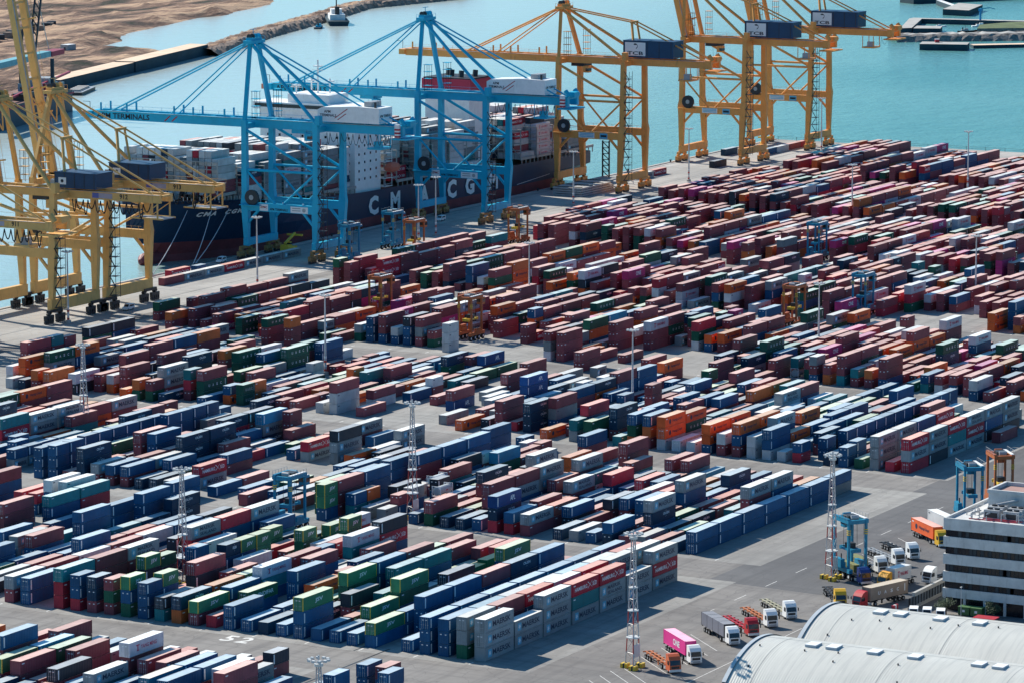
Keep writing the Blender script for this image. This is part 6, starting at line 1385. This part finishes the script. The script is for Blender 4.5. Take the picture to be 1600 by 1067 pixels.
def terrain(name, poly, step, hmax, base, label, mt, rough=.034):
    xs_ = [p[0] for p in poly]; ys_ = [p[1] for p in poly]; x0, x1, y0, y1 = min(xs_), max(xs_), min(ys_), max(ys_); nx = int((x1 - x0) / step) + 2; ny = int((y1 - y0) / step) + 2; vs = []
    for j in range(ny):
        for i in range(nx):
            x, y = x0 + i * step, y0 + j * step; d = edge((x, y), poly) * (1 if inside((x, y), poly) else -1)
            d += 5 * mnoise.noise((x * .02, y * .02, 3)); z = -3.6
            if d > -6: s = max(0, min(1, (d + 4) / 14)); m_ = max(0, mnoise.fractal((x * rough, y * rough * 1.4, 1.5), .9, 2.1, 6) + .12); z = -3.4 + s * (3.4 + base + hmax * m_ ** 1.3)
            vs.append((x, y, z))
    fs = [(j * nx + i, j * nx + i + 1, (j + 1) * nx + i + 1, (j + 1) * nx + i) for j in range(ny - 1) for i in range(nx - 1) if max(vs[k][2] for k in (j * nx + i, j * nx + i + 1, (j + 1) * nx + i + 1, (j + 1) * nx + i)) > -3.3]
    b = MB(); b.add(vs, fs, mt); o = b.ob(name, smooth=True); tag(o, label, name.replace("_", " "), kind="structure"); return o
terrain("terrain", [(880, 835), (1030, 818), (1130, 842), (1205, 868), (1245, 886), (1240, 901), (1215, 908), (1235, 925), (1262, 940), (1291, 949), (1345, 980), (1408, 994), (1467, 1009), (1494, 1006), (1520, 1016), (1590, 1030), (1660, 1075), (1700, 1180), (1560, 1240), (1400, 1150), (1250, 1180), (1100, 1150), (900, 1150), (700, 950)], 6.5, 3.6, .8, "sandy reclaimed land with dark spoil heaps beyond the water at upper left", SANDC)
terrain("land", [(1560, 1240), (1760, 1190), (2000, 1300), (2300, 1600), (1500, 1700), (1150, 1420), (1250, 1330)], 16, 7, 1.5, "strip of dark shore beyond the sandy land", SANDC)
ROCK = mat("rock_grey", (.20, .18, .165), .95, .6, .5); ROCKD = mat("rock_brown", (.24, .18, .145), .95, .5, .3)
def rubble(pts, wd, h, label, mt, seed, top=None):
    rr = random.Random(seed); b = MB(); P_ = [Vector(p) for p in pts]; segs = []; 
    for a, c in zip(P_, P_[1:]):
        n = max(1, int((c - a).length / 3.0))
        for k in range(n): segs.append((a.lerp(c, k / n), (c - a).normalized()))
    rows_ = []; prof = [(-.5, -3.4), (-.42, -1.6), (-.33, .3), (-.24, h * .8), (-.14, h), (.14, h), (.24, h * .8), (.33, .3), (.42, -1.6), (.5, -3.4)]
    for (p, d) in segs:
        s = Vector((-d.y, d.x)); rows_.append([(p.x + s.x * (f * wd + rr.uniform(-.9, .9)), p.y + s.y * (f * wd + rr.uniform(-.9, .9)), z + rr.uniform(-.55, .75)) for f, z in prof])
    n = len(prof); b.add([v for r_ in rows_ for v in r_], [], mt)
    for i in range(len(rows_) - 1):
        for k in range(n - 1): b.f.append((i * n + k, i * n + k + 1, (i + 1) * n + k + 1, (i + 1) * n + k)); b.m.append(b.mi(top) if top and k == 4 else 0); b.t.append(0)
    return tag(b.ob("breakwater"), label, "breakwater")
rubble([(1226, 849), (1354, 893), (1491, 931), (1590, 962), (1700, 950), (1790, 985)], 22, 1.6, "long brown rubble breakwater running out from the sandy land", ROCKD, 1, SANDC)
QD = mat("caisson_dark", (.02, .05, .068), .8, .3, .1, streak=.3); SANDT = mat("caisson_sand", (.74, .55, .40), .95, .15, .08)
p0 = Vector((1014, 799)); p1 = Vector((1234, 851)); d = (p1 - p0).normalized(); s = Vector((-d.y, d.x)); pm = p0.lerp(p1, .48)
b = MB(); b.prism([tuple(p0), tuple(pm), tuple(pm + s * 12), tuple(p0 + s * 12)], -4, 2.9, QD, SANDT); b.prism([tuple(pm + d * .01 - s * .7), tuple(p1 - s * .7), tuple(p1 + d * 3 + s * 11), tuple(pm + d * .01 + s * 11)], -4, 3.4, QD, SANDT)
tag(b.ob("quay_wall"), "long dark quay wall with a sandy top at the edge of the reclaimed land", "quay wall")
# right-hand harbour mouth
rubble([(1508, 549), (1535, 515), (1557, 486), (1600, 425)], 24, 1.5, "grey rock breakwater with pale blocks at the far right", ROCK, 2, CONC)
def quaybox(pts, z1, label, top=CONC, name="jetty", side=QD):
    b = MB(); b.prism(pts, -4, z1, side, top)
    return tag(b.ob(name), label, name)
quaybox([(1455, 510), (1463, 484), (1479, 489), (1471, 515)], 1.0, "dark-sided concrete jetty head with a small red hut, in front of the rock breakwater")
quaybox([(1480, 487), (1502, 462), (1532, 428), (1539, 433), (1509, 467), (1487, 492)], -.7, "long low concrete quay wall joined to the jetty head", SANDT)
quaybox([(1570, 562), (1576, 547), (1594, 553), (1590, 568)], .2, "small concrete landing at the corner of the boat basin")
quaybox([(1564, 568), (1570, 563), (1641, 586), (1651, 517), (1672, 470), (1679, 473), (1659, 520), (1647, 594), (1640, 594)], .4, "pale angled pier enclosing the boat basin")
quaybox([(1714, 602), (1711, 583), (1762, 594), (1770, 614)], 1.2, "detached square concrete platform beyond the boat basin")
quaybox([(1750, 610), (1795, 640), (1797, 637), (1753, 607)], .6, "narrow walkway bridge leading away from the square platform", SIGNW)
quaybox([(1795, 656), (1880, 606), (2000, 520), (2012, 530), (1890, 620), (1805, 670)], .8, "dark far mole across the top right of the harbour", QD)
GRS = mat("scrub_green", (.10, .13, .055), .95, .5, .12)
quaybox([(1583, 526), (1606, 496), (1640, 455), (1675, 465), (1662, 500), (1640, 528), (1612, 536)], .5, "scrub-covered green bank behind the rock breakwater", GRS, "bank", ROCK)
b = MB(); b.box(-1.2, 1.2, -1, 1, 0, 1.8, REDP); b.box(-1.3, 1.3, -1.1, 1.1, 1.8, 2.0, SIGNW); tag(b.ob("hut", None, (1469, 505, 1.0), R(-60)), "small dark red hut on the jetty head", "hut")
b = MB(); b.box(-5, 5, -3, 3, 0, 2.9, mat("shed_grey", (.28, .32, .35), .7), STEEL); [b.box(-4.5 + 2.4 * k, -3 + 2.4 * k, -3.06, -3.0, 0, 2.2, DARK) for k in range(4)]; tag(b.ob("shed", None, (1668, 522, .5), R(-62)), "grey flat-roofed shed on the green bank", "shed")
r = empty("harbour_crane", (1648, 550, .4), "small bright blue harbour crane beside the boat basin", "crane"); CB2 = mat("crane_azure", (.02, .25, .50), .4, .1)
b = MB(); b.tube((0, 0, 0), (0, 0, 5.5), .7, CB2, 10); b.ob("column", r); b = MB(); b.box(-1, 1.7, -1, 1, 5.5, 7, CB2); b.ob("cabin", r); b = MB(); b.beam((.5, 0, 7), (3, -5, 7.6), .8, .7, FEN); b.beam((3, -5, 7.6), (4.5, -8, 6.8), .5, .5, FEN); b.ob("jib", r)
# boats
def boat(loc, rz, L, label, hullm, supm, name="boat", cat="boat", grp=None):
    r = empty(name, loc, label, cat, rz, grp); B = L * .14; n = 7; b = MB(); rings = []
    for i in range(n + 1):
        t_ = i / n; wdt = B * (1 - max(0, (t_ - .45) / .55) ** 2.2); x = -L / 2 + L * t_; sh = .06 * L * (t_ ** 3); rings.append([(x, -wdt * .8, -.5), (x, -wdt, L * .06 + sh), (x, wdt, L * .06 + sh), (x, wdt * .8, -.5)])
    b.add([v for q in rings for v in q], [(4 * i + k, 4 * i + k + 1, 4 * i + 5 + k, 4 * i + 4 + k) for i in range(n) for k in range(3)] + [(0, 1, 2, 3)], hullm); b.ob("hull", r)
    b = MB(); b.box(-L * .30, L * .06, -B * .7, B * .7, L * .05, L * .13, supm); b.box(-L * .14, L * .03, -B * .5, B * .5, L * .13, L * .19, supm); b.box(L * .031, L * .036, -B * .45, B * .45, L * .145, L * .18, GLASS); b.ob("deckhouse", r)
    b = MB(); b.tube((-L * .1, 0, L * .19), (-L * .1, 0, L * .34), L * .008, DARK, 6); b.box(-L * .26, -L * .20, -B * .2, B * .2, L * .13, L * .23, DARK); b.ob("mast", r)
boat((1472, 908, -2.6), R(35), 48, "white and dark dredger lying alongside the brown breakwater", QD, WHITE, "dredger", "vessel"); boat((1432, 896, -2.6), R(20), 15, "small dark tugboat on the open water near the dredger", QD, BLUEC); boat((1205, 893, -2.6), R(10), 14, "small dark workboat in the inlet of the sandy land", DARK, STEEL)
boat((1634, 543, -2.6), R(-62), 13, "white yacht with a tall superstructure moored in the basin", WHITE, WHITE); boat((1622, 566, -2.6), R(-62), 8, "small white motorboat moored at the angled pier", WHITE, WHITE); boat((1592, 536, -2.6), R(-62), 12, "low dark workboat at the mouth of the basin", DARK, STEEL)
boat((1601, 529, -2.6), R(-62), 8, "grey-cabined launch beside the low dark workboat", QD, WHITE)
# dark crane vessel at the far left
r = empty("crane_vessel", (886, 735, -2.6), "dark blue crane vessel with a teal gantry, half cut off at the left edge", "vessel", R(15)); TEAL = mat("gantry_teal", (.13, .36, .42), .6, .15); HB2 = mat("house_blue", (.12, .24, .32), .6)
b = MB(); b.prism([(-60, -13), (40, -13), (48, -4), (48, 6), (40, 13), (-60, 13)], -1, 10.5, mat("vessel_blue", (.008, .03, .06), .5, .2), DECKR); b.box(-60, 42, -13.2, -12.95, 8.6, 9.3, mat("stripe_red", (.30, .03, .07), .6)); b.ob("hull", r)
b = MB(); b.box(24, 40, -9, 9, 10.5, 14.2, HB2); b.box(26, 36, -6, 6, 14.2, 17, STEEL); [b.box(23.9, 24, -8 + 2.4 * k, -6.6 + 2.4 * k, 11.5, 12.8, GLASS) for k in range(7)]; b.ob("deckhouse", r)
for x in (-12, 26):
    for y in (-8, 8): b = MB(); b.beam((x, y, 10.5), (x, y, 26.5), 1.5, 1.5, QD); b.ob("leg", r)
b = MB(); b.beam((-70, 0, 27.6), (40, 0, 27.6), 5, 2.8, TEAL); b.ob("gantry_beam", r)
b = MB(); b.box(40, 58, -3, 3, 26.2, 28.6, mat("box_darkred", (.25, .02, .05), .6)); b.ob("gantry_tip", r)
b = MB()
for s_ in (-1.5, 1.5): b.beam((20, s_, 29), (34, s_, 66), .8, .8, DARK)
for k in range(9): b.beam((20 + 1.55 * k, -1.5, 29 + 4.1 * k), (21.5 + 1.55 * k, 1.5, 33 + 4.1 * k), .4, .4, DARK)
b.beam((4, 0, 29), (16, 0, 66), .9, .9, DARK); b.beam((44, 0, 29), (30, 0, 54), .3, .3, STEEL); b.ob("jib", r)
b = MB(); b.beam((-60, -9, 11.5), (62, -4, 17), 1.0, 1.0, mat("pipe_red", (.34, .02, .06), .5)); b.ob("discharge_pipe", r)
b = MB(); b.box(-20, 4, -10, -4, 10.5, 13.5, DARK); b.box(8, 14, -11, -6, 10.5, 16, mat("winch_red", (.3, .03, .06), .5)); b.ob("winch_house", r)
for i, (x, y, z, lab) in enumerate(((1190, 915, 1.5, "pale site cabin on the sand left of the spoil heaps"),)):
    b = MB(); b.box(-4, 4, -2.5, 2.5, -1, 2.6, STEEL, SIGNW); b.box(-4.05, -4, -1, .2, -1, 1.2, DARK); tag(b.ob("site_cabin", None, (x, y, z)), lab, "cabin")
b = MB(); b.prism([(-16, -5), (16, -5), (18, 0), (16, 5), (-16, 5)], -1, 1.6, DARK, STEEL); [b.box(-12 + 5 * k, -9 + 5 * k, -3, 3, 1.6, 2.6, CONC) for k in range(5)]; tag(b.ob("pontoon", None, (1010, 785, -2.6), R(22)), "flat grey work pontoon at the foot of the dark quay wall", "pontoon")

rr = random.Random(9)
for i in range(14):
    x, y = 1215 + i * 9 + rr.uniform(-3, 3), 985 + i * 3.2 + rr.uniform(-5, 5)
    b = MB(); b.prism([(-2.6, -2), (2.2, -2.4), (3, 1), (.4, 2.6), (-2.8, 1.2)], -2, 1.6 + rr.random(), DARK if i % 3 else ROCKD); tag(b.ob("spoil_heap", None, (x, y, 2.0), rr.uniform(0, 6)), "small dark spoil heap in the curving line of heaps across the sand", "heap", "line of heaps on the sand")
